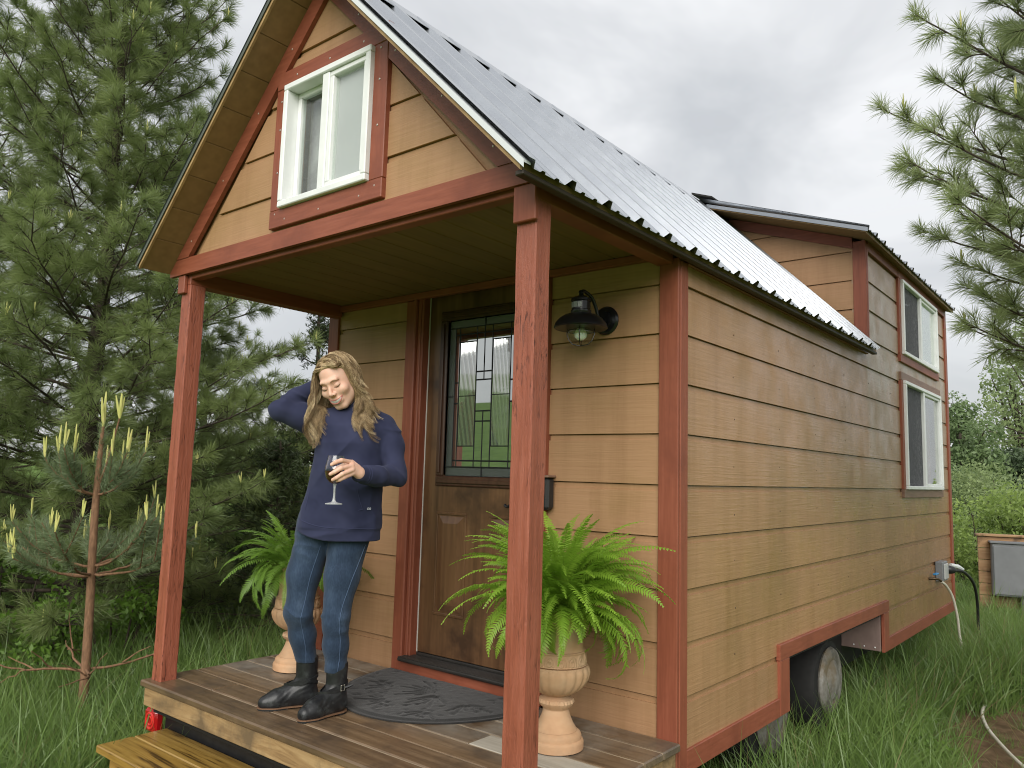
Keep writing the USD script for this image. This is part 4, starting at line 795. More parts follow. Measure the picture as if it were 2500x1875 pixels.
def limb_curve(p, az, ln, rise, tipup, n=9, R=rng):
    s = np.linspace(0, 1, n); o = np.array([math.cos(az), math.sin(az), 0]); q = np.array([-o[1], o[0], 0])
    z = rise * s + tipup * s**2.2; wob = np.cumsum(R.normal(0, .025, n)) * s
    return p + o * (ln * s)[:, None] + q * (ln * wob)[:, None] + np.array([0, 0, 1.0]) * (ln * z)[:, None]
def dress(curve, R, tw_from, spacing, tw_len, per, nl, nw, sub=3, sec=.075, flat=.45):
    """side twigs and needles on a limb: returns needle mesh parts, twig segments and shoot tips"""
    L_ = np.linalg.norm(np.diff(curve, axis=0), axis=1).sum(); n = max(3, int(L_ * (1 - tw_from) / spacing)); t = np.linspace(tw_from, 1, n)
    x = t * (len(curve) - 1); i = np.minimum(x.astype(int), len(curve) - 2); w = (x - i)[:, None]; P = curve[i] * (1 - w) + curve[i + 1] * w; T_ = unit(curve[i + 1] - curve[i])
    up = np.array([0, 0, 1.0]); sd_ = unit(np.cross(T_, up)); sg = np.where(np.arange(n) % 2 == 0, 1, -1)[:, None]
    d = unit(T_ * R.uniform(.5, .9, (n, 1)) + sd_ * sg * R.uniform(.5, 1.0, (n, 1)) + up * R.uniform(-flat * .4, flat, (n, 1))); ln = tw_len * (1.15 - .75 * t) * R.uniform(.65, 1.2, n)
    d[-1] = T_[-1]; E = P + d * ln[:, None] + up * (ln * .08)[:, None]
    seg0, seg1 = [P], [E]; tips, dirs = [E], [unit(E - P)]
    for k in range(sub):
        f = R.uniform(.35, .95, n)[:, None]; b = P + (E - P) * f; dd = unit(unit(E - P) * .8 + perp(d, R) * R.uniform(.5, .95, (n, 1)) + up * R.uniform(-.1, .35, (n, 1))); l2 = ln * R.uniform(.3, .55, n)
        e = b + dd * l2[:, None]; seg0.append(b); seg1.append(e); tips.append(e); dirs.append(dd)
    tips, dirs = np.vstack(tips), np.vstack(dirs)
    return needles(tips, dirs, sec, per, nl, nw, R), (np.vstack(seg0), np.vstack(seg1)), tips, dirs
def candles(tips, R, num, size):
    out = []
    for p in tips:
        k = num if isinstance(num, int) else R.integers(*num)
        for q in range(k):
            lean = R.uniform(0, .32) if q else 0; az = R.uniform(0, 2 * np.pi); h = size * (R.uniform(.5, .95) if q else R.uniform(.9, 1.25)); d = np.array([math.cos(az) * lean, math.sin(az) * lean, 1.0])
            c = p + d * np.array([0, .25, .5, .75, 1.0])[:, None] * h + np.array([0, 0, 1]) * (np.array([0, .02, .05, .1, .18]) * h * lean)[:, None]
            r = size * .044; out.append(tube(c, [r * .8, r * 1.05, r, r * .9, r * .45], 5))
    return out
def pine(name, label, loc, H, z_low, Rmax, seed, n_per=6, step=.34, per=34, nl=.105, nw=.0016, bark=None, need=None, trunk_r=.09, az_ok=None, tw_len=.42, spacing=.105, cand=90, r_top=.28, lean=(0, 0)):
    R = np.random.default_rng(seed); t = thing(name, label, 'pine tree', loc)
    zs = np.linspace(-.15, H, 14); tc = np.c_[lean[0] * zs / H + .03 * np.sin(zs * 1.3), lean[1] * zs / H + .03 * np.cos(zs * 1.7) - .03, zs]
    obj('trunk', tube(tc, trunk_r * (1.08 - .95 * np.clip(zs, 0, H) / H), 12), bark or M_bark, t, smooth=50)
    limbs, need_parts, tw0, tw1, tips = [], [], [], [], []
    z = z_low
    while z < H - .15:
        rr = Rmax * min(1.0, (1 - (z / H)) ** .75 + r_top * .6) * (.75 + .25 * min(1, (z - z_low + .5) / 1.0))
        az0 = R.uniform(0, 2 * np.pi)
        for k in range(n_per):
            az = az0 + k * 2 * np.pi / n_per + R.normal(0, .2)
            if az_ok is not None and not az_ok(az): continue
            ln = rr * R.uniform(.72, 1.12); fr = z / H
            c = limb_curve(np.array([np.interp(z, zs, tc[:, 0]), np.interp(z, zs, tc[:, 1]), z + R.normal(0, .05)]), az, ln, .02 + .55 * fr**1.5, .10 + .25 * fr, R=R)
            limbs.append(tube(c, np.linspace(.013 * (1.2 - fr) + .005, .0035, len(c)), 6, caps=False))
            m, (a, b), tp, _ = dress(c, R, .22, spacing, tw_len * (.6 + .4 * (1 - fr)), per, nl, nw)
            need_parts.append(m); tw0.append(a); tw1.append(b); tips.append(tp[len(tp) // 4 - 3:len(tp) // 4])
        z += step * R.uniform(.8, 1.2)
    # leader
    top_ = np.array([[lean[0], lean[1], H]]); need_parts.append(needles(np.vstack([top_ + [[0, 0, .1 * q]] for q in range(-4, 3)]), np.repeat([[0, 0, 1.0]], 7, 0), .12, per * 2, nl, nw, R))
    obj('limbs', limbs + [trimesh.Trimesh(*fast_tubes(np.vstack(tw0), np.vstack(tw1), .0042, .0018), process=False)], bark or M_bark, t, kind='stuff', smooth=True)
    obj('crown', join(need_parts), need or M_needle, t, kind='stuff')
    if cand:
        tips = np.vstack(tips); pick = R.choice(len(tips), min(cand, len(tips)), replace=False)
        obj('candles', candles(tips[pick], R, (3, 6), .085), M_candle, t, kind='stuff')
    return t
# the big white pine left of the porch, a slimmer one behind it and one further right behind the porch
pine('white_pine', 'tall dense white pine left of the porch with pale new shoots', (-5.78, .02, GZ), 6.7, .35, 2.0, 11, n_per=8, step=.25, per=44, nl=.125, spacing=.085, cand=170, trunk_r=.10, r_top=.30)
pine('white_pine', 'second white pine, further back at the left edge of the photo', (-8.9, -.2, GZ), 6.6, .3, 2.0, 12, n_per=6, step=.32, per=22, nw=.0021, spacing=.11, cand=60, trunk_r=.11)
pine('white_pine', 'lower white pine seen through the open side of the porch', (-5.7, 2.45, GZ), 2.25, .2, 1.7, 13, n_per=7, step=.24, per=26, nw=.0018, spacing=.09, cand=50, trunk_r=.08)
pine('white_pine', 'third white pine, filling the gap behind the tall one', (-8.4, 2.6, GZ), 3.3, .2, 2.0, 14, n_per=6, step=.30, per=22, nw=.0022, spacing=.12, cand=30, trunk_r=.10)
# pine at the right edge, close to the camera: its trunk stands outside the picture
pine('foreground_pine', 'pine reaching into the photo from its right edge, close to the camera', (1.90, 1.68, GZ), 5.6, 2.1, 1.18, 21, n_per=11, step=.18, per=40, nl=.105, nw=.0013, spacing=.085, cand=70, trunk_r=.085, tw_len=.34, r_top=.75, need=leaf_mat('backlit_pine_needle', (.20, .25, .10), (.33, .39, .165), (.43, .49, .235), .42, .38, .45))  # backlight is put into the paler needle colour

# --- the young pine in front: bare orange trunk, whorls of upturned branches, tall candles (each branch and candle a part)
def young_pine(loc):
    R = np.random.default_rng(31); t = thing('young_pine', 'young pine with bare orange trunk and tall upright candles beside the porch step', 'pine tree', loc)
    zs = np.array([-.1, .3, .75, 1.15, 1.50, 1.80, 1.93]); tc = np.c_[.015 * np.sin(zs * 3), .01 * np.cos(zs * 2), zs]
    obj('trunk', tube(spline(tc, 30), np.interp(np.linspace(-.1, 1.93, 30), [0, 1.2, 1.93], [.030, .022, .009]), 12), M_bark_o, t, smooth=60)
    RT, UPI = np.array([math.cos(YAW), math.sin(YAW), 0]), np.array([math.sin(YAW), -math.cos(YAW), 0])
    # whorls: height, number, length, first angle, how far the tips turn up
    for zw, k, ln, a0, up_, dressed in ((.42, 4, .62, 2.6, .10, 0), (1.00, 6, .60, .2, .34, 1), (1.06, 4, .50, .9, .42, 1), (1.50, 5, .36, .5, .70, 1)):
        for q in range(k):
            an = a0 + q * 2 * np.pi / k + R.normal(0, .15); o = RT * math.cos(an) + UPI * math.sin(an); l = ln * R.uniform(.8, 1.12)
            s = np.linspace(0, 1, 12); c = np.array([np.interp(zw, zs, tc[:, 0]), np.interp(zw, zs, tc[:, 1]), zw]) + o * (l * (s * .62 + .55 * s * (1 - .30 * s)))[:, None] * .92 + np.array([0, 0, 1]) * (l * (.05 * s + up_ * R.uniform(.6, 1.35) * s**2.0 * 1.05))[:, None]
            c += np.cumsum(R.normal(0, .005, c.shape), 0)
            br = obj('branch', tube(c, np.linspace(.0095, .0042, 12), 6), M_bark_o, t, smooth=True)
            heads = []
            if dressed:
                nd = unit(c[-1] - c[-3])[None]; need_, dirs_ = [c[-1]], [nd[0]]
                for f in np.linspace(.55, .97, 7):
                    i_ = int(f * 11); need_.append(c[i_]); dirs_.append(unit(c[min(i_ + 1, 11)] - c[i_ - 1]))
                heads = [c[-1]]
                for e in range(3 if zw < 1.4 else 2):
                    f = R.uniform(.40, .78); i_ = int(f * 11); dd = unit(unit(c[i_ + 1] - c[i_]) * .6 + perp(o[None], R)[0] * .7 + np.array([0, 0, .55])); l2 = l * R.uniform(.3, .5); pts = c[i_] + dd * (l2 * np.linspace(0, 1, 5))[:, None] + np.array([0, 0, 1]) * (.22 * l2 * np.linspace(0, 1, 5)**2)[:, None]
                    obj('twig', tube(pts, np.linspace(.005, .003, 5), 5), M_bark_o, br); heads += [pts[-1]] if R.uniform() < .5 else []
                    for w in (2, 3, 4): need_.append(pts[w]); dirs_.append(unit(pts[w] - pts[w - 1]))
                obj('needles', needles(np.array(need_), np.array(dirs_), .09, 78, .066, .0012, R, .35, 1.25, .04), M_needle_y, br, kind='stuff')
            else:
                for e in range(3):
                    i_ = R.integers(4, 10); dd = unit(o * .7 + perp(o[None], R)[0] * .8 + np.array([0, 0, .15])); pts = c[i_] + dd * (l * .38 * np.linspace(0, 1, 6))[:, None] + np.cumsum(R.normal(0, .006, (6, 3)), 0); obj('twig', tube(pts, np.linspace(.0055, .002, 6), 5), M_bark_o, br)
            for h_ in heads:
                for m in candles([h_], R, (3, 5), .145 if zw > 1.2 else .115): obj('candle', m, M_candle, t)
    P = np.array([[.0, 0, 1.93 - .05 * q] for q in range(7)]); P[:, :2] = tc[-1, :2]
    obj('needles', needles(P, np.repeat([[0, 0, 1.0]], 7, 0), .07, 75, .062, .0011, R, .4, 1.2, .04), M_needle_y, t, kind='stuff')
    for h_, sz in ((tc[-1], .20), (tc[-1] + RT * .10 + np.array([0, 0, .055]), .175)):
        for m in candles([h_], R, 5, sz): obj('candle', m, M_candle, t)
    obj('branch', tube([tc[4] + [0, 0, .02], tc[4] + RT * .05 + [0, 0, .2], tc[-1] + RT * .10 + [0, 0, .055]], [.008, .006, .005], 6), M_bark_o, t)
    for sgn, zw in ((-1, .40), (-1, .37), (1, .02)): pass
    return t
young_pine((-3.60, -.83, GZ))

# --- leafy shrubs and far trees
def leaf_cloud(centers, radii, n, size, R, flat=.75, shell=.55, up=.35):
    """leaf-sized quads through the volume of several lobes"""
    centers, radii = np.asarray(centers, float), np.asarray(radii, float); pr = radii**2.2; k = R.choice(len(centers), n, p=pr / pr.sum())
    d = unit(R.normal(size=(n, 3))); rad = radii[k] * (shell + (1 - shell) * R.uniform(0, 1, n)) * (1 + .16 * (meshkit.noise(d * 3 + k[:, None] * 7.1, 4) - .5) * 2)
    P = centers[k] + d * rad[:, None] * np.array([1, 1, flat]); nrm_ = unit(d * .6 + R.normal(size=(n, 3)) * .7 + np.array([0, 0, up])); a = perp(nrm_, R); b = np.cross(nrm_, a); s = size * R.uniform(.6, 1.25, n)[:, None]
    V = np.stack([P - a * s * .9, P + b * s * .42, P + a * s * .9, P - b * s * .42], 1).reshape(-1, 3)
    return V, (np.array([[0, 1, 2], [0, 2, 3]])[None] + (np.arange(n) * 4)[:, None, None]).reshape(-1, 3)
M_wil = leaf_mat('willow_green', (.19, .27, .065), (.31, .41, .11), (.44, .53, .18), .5, .4)  # distance haze is put into this and the next two leaf colours
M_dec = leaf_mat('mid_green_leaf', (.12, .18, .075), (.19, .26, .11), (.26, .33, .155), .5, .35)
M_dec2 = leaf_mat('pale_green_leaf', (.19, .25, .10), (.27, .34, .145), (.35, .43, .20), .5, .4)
M_drk = leaf_mat('dark_conifer_spray', (.045, .070, .034), (.075, .110, .052), (.11, .15, .075), .5, .2)
M_cedar = leaf_mat('cedar_spray', (.040, .060, .022), (.065, .090, .032), (.11, .125, .048), .5, .2)
def bush(name, label, cat, loc, lobes, n, size, m, seed, trunk=None, group=None, stems=5):
    R = np.random.default_rng(seed); t = thing(name, label, cat, loc, group=group)
    cs = [(a, b, c) for a, b, c, r in lobes]; rs = [r for *_, r in lobes]
    if trunk:
        zs = np.linspace(-.1, trunk[1], 8); obj('trunk', tube(np.c_[.04 * np.sin(zs), .03 * np.cos(zs * 1.4), zs], np.linspace(trunk[0], trunk[0] * .3, 8), 10), M_bark, t, smooth=50)
        a = np.array(cs); s = np.repeat([[0, 0, trunk[1] * .55]], len(a), 0); obj('limbs', fast_tubes(s, a, trunk[0] * .4, trunk[0] * .12, 6), M_bark, t)
    else:
        a = np.array(cs)[:40]; obj('stems', fast_tubes(np.c_[a[:, :2] * .35, 0 * a[:, 2] - .05], a, .016, .006, 5), M_bark, t)
    obj('crown', leaf_cloud(cs, rs, n, size, R), m, t, kind='stuff')
    return t
def lobes(R, w, h, z0, k, r):
    out = []
    for _ in range(k):
        a, q = R.uniform(0, 2 * np.pi), R.uniform(0, 1)**.5; zz_ = R.uniform(0, 1); tp = math.sqrt(max(.05, 1 - (zz_ - .25)**2 * 1.5))
        out.append((w * q * math.cos(a) * tp, w * q * math.sin(a) * tp, z0 + h * zz_, r * R.uniform(.7, 1.3)))
    return out
def at(px, depth):
    """ground point on the line of sight of column px (source pixels) at a distance along the view axis; used only while laying out the far plants"""
    d = f_ + r_ * ((px - 1250) / 1906.66); d = d / (d @ f_); p_ = CAM + d * depth; return float(p_[0]), float(p_[1])
SHR = [(2385, 13.0, 1.1, 1.15, 24, .34), (2480, 12.6, 1.2, 1.45, 26, .36), (2555, 14.5, 1.4, 2.0, 28, .42), (2440, 17.5, 1.6, 2.0, 32, .46), (2345, 19.0, 1.3, 1.9, 24, .42), (2625, 12, 1.4, 1.7, 24, .42)]
SL = ['pale leafy shrub nearest the rear corner of the house', 'bushy light green shrub behind the plank stand', 'larger light green shrub right of the plank stand', 'tall rounded shrub behind the nearer pale shrubs', 'shrub half hidden behind the rear corner of the house', 'light green shrub at the right edge of the view']
for q, (px, dp, w, h, k, r) in enumerate(SHR):
    R = np.random.default_rng(40 + q); x, y = at(px, dp)
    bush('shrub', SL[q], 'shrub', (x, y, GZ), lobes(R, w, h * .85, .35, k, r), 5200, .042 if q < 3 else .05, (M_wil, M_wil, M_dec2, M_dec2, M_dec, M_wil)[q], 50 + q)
TR = [(2340, 27, 1.3, 3.3, 1.2, 26, .55, M_dec, 'green round topped tree beyond the shrubs just right of the house'), (2495, 34, 2.2, 5.4, 1.6, 40, .75, M_dec2, 'tall pale green tree in the distance at the right'), (2455, 28, 1.6, 2.2, .8, 26, .55, M_drk, 'dark low tree between the paler trees at the right'),
      (2580, 30, 3.0, 6.5, 1.5, 40, .9, M_dec2, 'tall tree at the far right behind the pine boughs'), (2300, 40, 1.9, 4.4, 1.5, 30, .7, M_dec, 'distant tree mostly hidden behind the house')]
for q, (px, dp, w, h, z0, k, r, m, lab) in enumerate(TR):
    R = np.random.default_rng(70 + q); x, y = at(px, dp)
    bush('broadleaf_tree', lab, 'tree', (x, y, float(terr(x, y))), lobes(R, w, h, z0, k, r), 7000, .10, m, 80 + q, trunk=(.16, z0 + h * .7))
# left side: scraggly cedar by the back of the house, shrubs under the pines, far tree line
def cedar(loc, H, w, seed, label, m=M_cedar):
    R = np.random.default_rng(seed); t = thing('cedar', label, 'cedar', loc); zs = np.linspace(-.1, H, 8)
    obj('trunk', tube(np.c_[.05 * np.sin(zs), .04 * np.cos(zs), zs], np.linspace(.06, .01, 8), 8), M_bark, t, smooth=50)
    nb = 90; z = R.uniform(.1, H * .97, nb); az = R.uniform(0, 2 * np.pi, nb); l = w * (1.05 - z / H)**.6 * R.uniform(.45, 1.1, nb)
    A = np.c_[.05 * np.sin(z), .04 * np.cos(z), z]; B = A + np.c_[np.cos(az) * l, np.sin(az) * l, l * R.uniform(.1, .5, nb)]
    obj('limbs', fast_tubes(A, B, .010, .003, 5), M_bark, t, kind='stuff')
    s = R.uniform(.35, 1.05, (nb, 26)); P = (A[:, None] + (B - A)[:, None] * s[..., None] + R.normal(0, .05, (nb, 26, 3))).reshape(-1, 3)
    dd = unit(np.repeat(unit(B - A), 26, 0) * .6 + R.normal(size=P.shape) * .5 + np.array([0, 0, .25]))
    obj('crown', needles(P, dd, .05, 11, .05, .0034, R, .2, .9, .1), m, t, kind='stuff'); return t
x, y = at(778, 8.6); cedar((x, y, GZ), 3.75, .60, 90, 'brownish cedar rising behind the left corner of the house')
x, y = at(690, 7.4); cedar((x, y, GZ), 1.95, .8, 91, 'low dark cedar bush behind the woman')
M_low = leaf_mat('yellow_green_leaf', (.10, .19, .025), (.16, .28, .045), (.23, .36, .07), .45, .4)
for q, (px, dp, w, h, sz, lab) in enumerate(((60, 6.4, .75, .75, .035, 'yellow-green leafy shrub under the big pine at the left edge'), (330, 6.2, .6, .55, .032, 'low leafy bush at the foot of the big pine'), (560, 8.8, .8, .8, .036, 'light green bush seen under the pine boughs through the porch'))):
    R = np.random.default_rng(95 + q); x, y = at(px, dp); bush('low_bush', lab, 'bush', (x, y, GZ), lobes(R, w, h, .15, 18, .2), 2600, sz, M_low, 98 + q)
# far tree line beyond the meadow on the left and behind the photographer
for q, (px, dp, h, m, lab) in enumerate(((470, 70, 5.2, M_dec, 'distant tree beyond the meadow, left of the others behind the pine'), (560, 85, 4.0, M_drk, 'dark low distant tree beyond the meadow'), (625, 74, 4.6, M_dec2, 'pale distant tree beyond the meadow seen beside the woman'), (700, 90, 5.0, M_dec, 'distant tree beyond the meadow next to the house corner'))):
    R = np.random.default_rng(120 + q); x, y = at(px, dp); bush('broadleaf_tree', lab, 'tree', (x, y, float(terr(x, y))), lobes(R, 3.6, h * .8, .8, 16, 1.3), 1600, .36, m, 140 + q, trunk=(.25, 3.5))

# --- grass: a few tufts, instanced
def tuft(seed, n, h, spread, w, droop, seeds=0):
    R = np.random.default_rng(seed); b = np.c_[R.normal(0, spread, (n, 2)), np.full(n, -.02)]; az = R.uniform(0, 2 * np.pi, n); le = R.uniform(.05, .55, n); d = unit(np.c_[np.cos(az) * le, np.sin(az) * le, np.ones(n)])
    V, F = strips(b, d, h * R.uniform(.45, 1.15, n), w * R.uniform(.7, 1.3, n), droop * R.uniform(.2, 1.3, n), 5, R=R); return V, F
M_grass = leaf_mat('meadow_grass', (.105, .180, .042), (.190, .280, .075), (.295, .380, .125), .38, .35, .5)
M_straw = leaf_mat('dry_grass_stalk', (.16, .13, .06), (.27, .22, .10), (.40, .34, .17), .6, .25)
grass = UsdGeom.PointInstancer.Define(stage, '/World/grass'); tag(grass, 'long wet green grass round the house', 'grass', kind='stuff')
protos = [tuft(200, 34, .50, .06, .0034, .42), tuft(201, 30, .62, .07, .0036, .50), tuft(202, 42, .30, .07, .0032, .35), tuft(203, 26, .42, .05, .0040, .65), tuft(204, 36, .22, .08, .0030, .3)]
straw = strips(*(lambda R_: (np.c_[R_.normal(0, .07, (9, 2)), np.full(9, -.02)], unit(np.c_[R_.normal(0, .35, (9, 2)), np.ones(9)]), R_.uniform(.3, .62, 9), R_.uniform(.0016, .003, 9), R_.uniform(.1, .5, 9)))(np.random.default_rng(17)), 5)
clover = leaf_cloud([(0, 0, .10)], [.09], 60, .018, np.random.default_rng(9), .8, .3, .9)
paths = []
for q, p_ in enumerate(protos + [clover, straw]):
    m = usdkit.mesh(stage, '/World/grass/tuft_%d' % q if q else '/World/grass/tuft', p_, M_grass if q < 5 else (M_low if q == 5 else M_straw)); paths.append(m.GetPath())
grass.CreatePrototypesRel().SetTargets(paths)
R = np.random.default_rng(300)
def scatter(n, x0, x1, y0, y1): return np.c_[R.uniform(x0, x1, n), R.uniform(y0, y1, n)]
fields = [(scatter(5200, -7.5, -2.2, -3.2, 5.0), 1.0, 'tall'), (scatter(900, -4.6, -2.35, -2.4, .5), 1.0, 'tall'), (scatter(2600, -14, -3, 4.5, 16), 1.35, 'tall'), (scatter(7500, -.55, 3.2, -.3, 8.5), 1.0, 'right'), (scatter(2600, -4, 7, 6.3, 15), 1.2, 'right2'), (scatter(3200, -45, -7, 0, 55), 2.4, 'far'), (scatter(1800, -6, 16, 14, 40), 2.2, 'far')]
P, I, S, Q = [], [], [], []
dirt = lambda x, y: meshkit.fbm(np.stack([x * .95, y * .95, 0 * x + 3], -1), 3, 8)
for pts, sc, kind in fields:
    d3 = np.c_[pts, np.full(len(pts), GZ)] - CAM; zf = d3 @ f_; px = 1250 + 1906.66 * (d3 @ r_) / np.maximum(zf, .01)
    ok = (zf > .8) & (px > -260) & (px < 2760)
    hs = (pts[:, 0] > -2.36) & (pts[:, 0] < -.42) & (pts[:, 1] > -1.0) & (pts[:, 1] < 6.1); ok &= ~hs
    stp = (pts[:, 0] > -2.45) & (pts[:, 0] < -.9) & (pts[:, 1] > -1.75) & (pts[:, 1] < -.7); ok &= ~stp
    dn = dirt(pts[:, 0], pts[:, 1]); scl = sc * R.uniform(.65, 1.2, len(pts))
    if kind == 'right':
        el_ = ((pts[:, 0] - .68) * 1.05)**2 + ((pts[:, 1] - 3.15) * .48)**2; bare = np.sqrt(el_) + 1.0 * (dn - .5) < .58; ok &= ~(bare & (R.uniform(0, 1, len(pts)) < .86)); scl *= np.where(bare, .55, np.interp(pts[:, 0], [-.4, .3, 1.0, 2.2], [.85, 1.15, .95, .75]))
    ok &= ~((np.hypot(pts[:, 0] - 1.0, pts[:, 1] - 1.9) < 1.1) & (R.uniform(0, 1, len(pts)) < .5))
    pts, scl, dn = pts[ok], scl[ok], dn[ok]; k = len(pts)
    P.append(np.c_[pts, terr(pts[:, 0], pts[:, 1])]); S.append(scl); Q.append(R.uniform(0, 2 * np.pi, k))
    if kind == 'tall': I.append(R.choice(6, k, p=[.30, .26, .18, .16, .06, .04]))
    elif kind == 'right': I.append(np.where(np.sqrt(((P[-1][:, 0] - .68) * 1.05)**2 + ((P[-1][:, 1] - 3.15) * .48)**2) + dn - .5 < .7, R.choice(6, k, p=[.0, .0, .25, .1, .35, .30]), R.choice(6, k, p=[.26, .10, .30, .20, .10, .04])))
    else: I.append(R.choice(6, k, p=[.25, .15, .3, .15, .1, .05]))
I = [np.where(R.uniform(0, 1, len(i_)) < .07, 6, i_) for i_ in I]
P, I, S, Q = np.vstack(P), np.concatenate(I), np.concatenate(S), np.concatenate(Q)
grass.CreatePositionsAttr(Vt.Vec3fArray.FromNumpy(P.astype(np.float32))); grass.CreateProtoIndicesAttr(Vt.IntArray.FromNumpy(I.astype(np.int32)))
grass.CreateScalesAttr(Vt.Vec3fArray.FromNumpy(np.repeat(S[:, None], 3, 1).astype(np.float32)))
grass.CreateOrientationsAttr(Vt.QuathArray([Gf.Quath(float(math.cos(a / 2)), 0.0, 0.0, float(math.sin(a / 2))) for a in Q]))
# ================================================================ the woman
def smin(a, b, k):
    h = np.clip(.5 + .5 * (b - a) / k, 0, 1); return b * (1 - h) + a * h - k * h * (1 - h)
def cone(P, a, b, r0, r1):
    a, b = np.asarray(a, float), np.asarray(b, float); d = b - a; t = np.clip(((P - a) @ d) / (d @ d), 0, 1)
    return np.linalg.norm(P - a - t[..., None] * d, axis=-1) - (r0 + (r1 - r0) * t)
def chain(P, pts, rs, k=.012):
    out = None
    for i in range(len(pts) - 1):
        v = cone(P, pts[i], pts[i + 1], rs[i], rs[i + 1]); out = v if out is None else smin(out, v, k)
    return out
def ell(P, c, r):
    q = (P - np.asarray(c)) / np.asarray(r); l = np.linalg.norm(q, axis=-1); g = np.linalg.norm(q / np.asarray(r), axis=-1) + 1e-9
    return l * (l - 1) / g
def column(P, zs, cx, cy, a, b):
    """a body of elliptical sections given at heights zs"""
    z = np.clip(P[..., 2], zs[0], zs[-1]); A, B = np.interp(z, zs, a), np.interp(z, zs, b); X, Y = (P[..., 0] - np.interp(z, zs, cx)) / A, (P[..., 1] - np.interp(z, zs, cy)) / B
    n_ = 2.3; l = (np.abs(X)**n_ + np.abs(Y)**n_)**(1 / n_); d = (l - 1) * np.minimum(A, B)
    cap = np.abs(P[..., 2] - z); return np.where(cap > 0, np.hypot(np.maximum(d, 0), cap) + np.minimum(d, 0) * 0, d)
def nets(f, lo, hi, h, blk=12):
    """naive surface nets; f is sampled only in blocks near the surface"""
    lo, hi = np.array(lo, float), np.array(hi, float); nb = np.ceil((hi - lo) / h / blk).astype(int); n = nb * blk + 1
    D = np.full(n, 1.0, np.float32)
    bi = np.stack(np.meshgrid(*[np.arange(k) for k in nb], indexing='ij'), -1).reshape(-1, 3)
    c = lo + (bi * blk + blk / 2) * h; dc = f(c); near = np.abs(dc) < blk * h * 1.4
    for b in bi[(~near) & (dc < 0)]: D[b[0] * blk:(b[0] + 1) * blk + 1, b[1] * blk:(b[1] + 1) * blk + 1, b[2] * blk:(b[2] + 1) * blk + 1] = -1
    o = np.stack(np.meshgrid(*[np.arange(blk + 1)] * 3, indexing='ij'), -1).reshape(-1, 3); nb_ = bi[near]
    for s in range(0, len(nb_), 150):
        idx = (nb_[s:s + 150, None] * blk + o[None]).reshape(-1, 3); D[idx[:, 0], idx[:, 1], idx[:, 2]] = f(lo + idx * h)
    neg = D < 0; cnt = np.zeros(n - 1, np.int8)
    for dx in (0, 1):
        for dy in (0, 1):
            for dz in (0, 1): cnt += neg[dx:n[0] - 1 + dx, dy:n[1] - 1 + dy, dz:n[2] - 1 + dz]
    cells = np.argwhere((cnt > 0) & (cnt < 8)); ids = np.full(n - 1, -1, np.int32); ids[tuple(cells.T)] = np.arange(len(cells))
    acc = np.zeros((len(cells), 3)); w = np.zeros(len(cells)); C = [(a, b, c) for a in (0, 1) for b in (0, 1) for c in (0, 1)]
    for i, p in enumerate(C):
        for q in C[i + 1:]:
            if sum(abs(np.subtract(p, q))) != 1: continue
            A, B = D[tuple((cells + p).T)], D[tuple((cells + q).T)]; m = (A < 0) != (B < 0); t = np.where(m, A / (A - B + 1e-12), 0)
            acc += m[:, None] * (np.array(p) + t[:, None] * (np.array(q) - np.array(p))); w += m
    V = lo + (cells + acc / w[:, None]) * h; F = []
    for ax in range(3):
        u, v = [(1, 2), (2, 0), (0, 1)][ax]; sl0 = [slice(None)] * 3; sl1 = [slice(None)] * 3; sl0[ax] = slice(0, -1); sl1[ax] = slice(1, None)
        e = np.argwhere(neg[tuple(sl0)] != neg[tuple(sl1)]); e = e[(e[:, u] > 0) & (e[:, v] > 0) & (e[:, u] < n[u] - 1) & (e[:, v] < n[v] - 1)]
        du, dv = np.eye(3, dtype=int)[u], np.eye(3, dtype=int)[v]; q = [ids[tuple((e - a * du - b * dv).T)] for a, b in ((1, 1), (0, 1), (0, 0), (1, 0))]
        s = neg[tuple(e.T)]; Q = np.stack(q, 1); Q[~s] = Q[~s][:, ::-1]; Q = Q[(Q >= 0).all(1)]; F += [Q[:, [0, 1, 2]], Q[:, [0, 2, 3]]]
    F = np.vstack(F); e = np.vstack([F[:, [0, 1]], F[:, [1, 2]], F[:, [2, 0]]]); e = np.vstack([e, e[:, ::-1]])
    A = sparse.coo_matrix((np.ones(len(e)), (e[:, 0], e[:, 1])), (len(V), len(V))).tocsr(); deg = np.asarray(A.sum(1)).ravel(); keep = deg > 0; inv = 1 / np.maximum(deg, 1)
    for k in range(12): V = V + np.where(keep[:, None], (.5 if k % 2 == 0 else -.52) * ((A @ V) * inv[:, None] - V), 0)
    return trimesh.Trimesh(V, F, process=False)
def rot(axis, deg): return trimesh.transformations.rotation_matrix(math.radians(deg), axis)[:3, :3]
